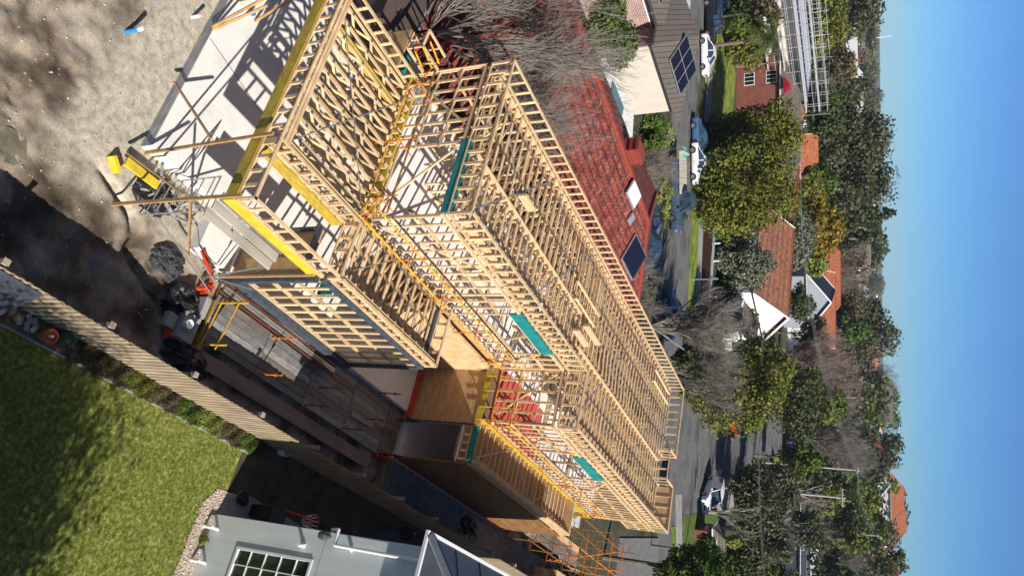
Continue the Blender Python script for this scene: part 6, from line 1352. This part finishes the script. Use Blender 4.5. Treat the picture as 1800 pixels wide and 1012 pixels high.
# pale twisted gum limbs
for (xb, x1, y0, y1, D_, sd, lb) in [(1262,1340,885,915,88,71,'pale leaning gum limbs standing over the low wall'), (1330,1420,905,960,100,72,'pale branching gum trunk in the shaded garden'), (1380,1470,850,885,118,73,'pale forked dead limb between the two poles')]:
    BT(xb, x1, y0, y1, lb, D=D_, seed=sd, m=PBARK, levels=3, limbs=4, vase=.45, kids=(2,3), name='gum_limbs', r0=.22)
# far suburb: copies of a few small trees and houses
fr_ = random.Random(99); far_t = []
for k, kd in enumerate(('dark','gum','brown','green')):
    o_ = leafy('distant_tree', (0,0,0), 6, 6, 9, 7.5, kd, 'x', D=330, seed=200+k, lobes=16, dens=.8); far_t.append((o_, kd))
LBT = {'dark':'dark green tree crown among the roofs of the far suburb', 'gum':'grey green tree crown among the roofs of the far suburb', 'brown':'brown winter tree crown among the roofs of the far suburb', 'green':'fresh green tree crown among the roofs of the far suburb'}
used = set()
def far_spot():
    while True:
        a = rad(fr_.choice((fr_.uniform(-51,-9), fr_.uniform(-51,-35)))); u = fr_.random(); D_ = 220+ (1900)*u**1.8; x, y = CP.x+math.sin(a)*D_, CP.y+math.cos(a)*D_
        if D_ < 330 and a > rad(-30) and fr_.random() < .5: continue
        return x, y, D_
NT = 0
MSP = []
while len(MSP) < 185:
    y_, x_ = fr_.uniform(-10,1020), fr_.uniform(1395,1505); p_ = ag(x_, y_); D_ = (p_-CP).xy.length
    if 110 < D_ < 420 and not (690 < y_ < 830 and x_ < 1420) and not (560 < y_ < 700 and x_ > 1470): MSP.append((p_.x, p_.y, D_))
for i in range(295):
    o_, kd = far_t[i % 4]; x, y, D_ = MSP[i] if i < len(MSP) else far_spot()
    if i >= 215: a = rad(fr_.uniform(-50.5,-30)); D_ = 480+1900*fr_.random()**1.5; x, y = CP.x+math.sin(a)*D_, CP.y+math.cos(a)*D_
    c_ = o_ if kd not in used else copy_tree(o_); used.add(kd)
    s_ = fr_.uniform(.65,1.25)*(.75 if D_ < 240 else 1 if D_ < 480 else 1.7); c_.location = (x, y, terrain(x,y)); c_.scale = (s_*fr_.uniform(.9,1.5), s_*1.1, s_*fr_.uniform(.7,1.0)); c_.rotation_euler.z = fr_.uniform(0,6.28); tag(c_, LBT[kd], 'tree', kd+' trees scattered through the far suburb')
HV = [('brick','bright','far house with an orange tiled roof in the distant suburb'), ('white','red','far house with a dull red roof in the distant suburb'), ('white','pale','far white house with a pale roof in the distant suburb'), ('cream','brown','far cream house with a brown roof in the distant suburb'), ('white','slate','far house with a dark slate roof in the distant suburb')]
hs_ = []
for k, (wl_, rf_, lb) in enumerate(HV): hs_.append(house(Vector((0,0,0)), 0, 15, 10, 4.2, 3.0, wl_, rf_, lb, hip=.8, simple=True, name='distant_house', group=lb.replace('far house','far houses').replace('far white house','far white houses').replace('far cream house','far cream houses')))
for i in range(290):
    o_ = hs_[i % 5]; c_ = o_ if i < 5 else copy_tree(o_); x, y, D_ = far_spot()
    if i > 120:
        a = rad(fr_.uniform(-50.5,-36)); D_ = fr_.uniform(420,2300); x, y = CP.x+math.sin(a)*D_, CP.y+math.cos(a)*D_
    if D_ < 260: D_ = 1; a = rad(fr_.uniform(-50,-32)); q = fr_.uniform(260,1100); x, y = CP.x+math.sin(a)*q, CP.y+math.cos(a)*q
    s_ = fr_.uniform(.7,1.2); c_.location = (x,y,terrain(x,y)); c_.scale = (s_,s_,s_); c_.rotation_euler.z = rad(62)+fr_.choice((0,1.57))+fr_.gauss(0,.1)

# haze over the far suburb
b = MB(); b.box(-2600, 900, -60, 3200, -4, 60); hz = b.build('haze', None or bpy.data.materials.new('haze_air'), None)
m = hz.data.materials[0]; m.use_nodes = True; N = m.node_tree.nodes; N.remove(N['Principled BSDF']); pv = N.new('ShaderNodeVolumePrincipled'); pv.inputs['Density'].default_value = .0001; pv.inputs['Color'].default_value = (.75,.85,1,1)
m.node_tree.links.new(pv.outputs[0], N['Material Output'].inputs['Volume']); tag(hz, kind='stuff')
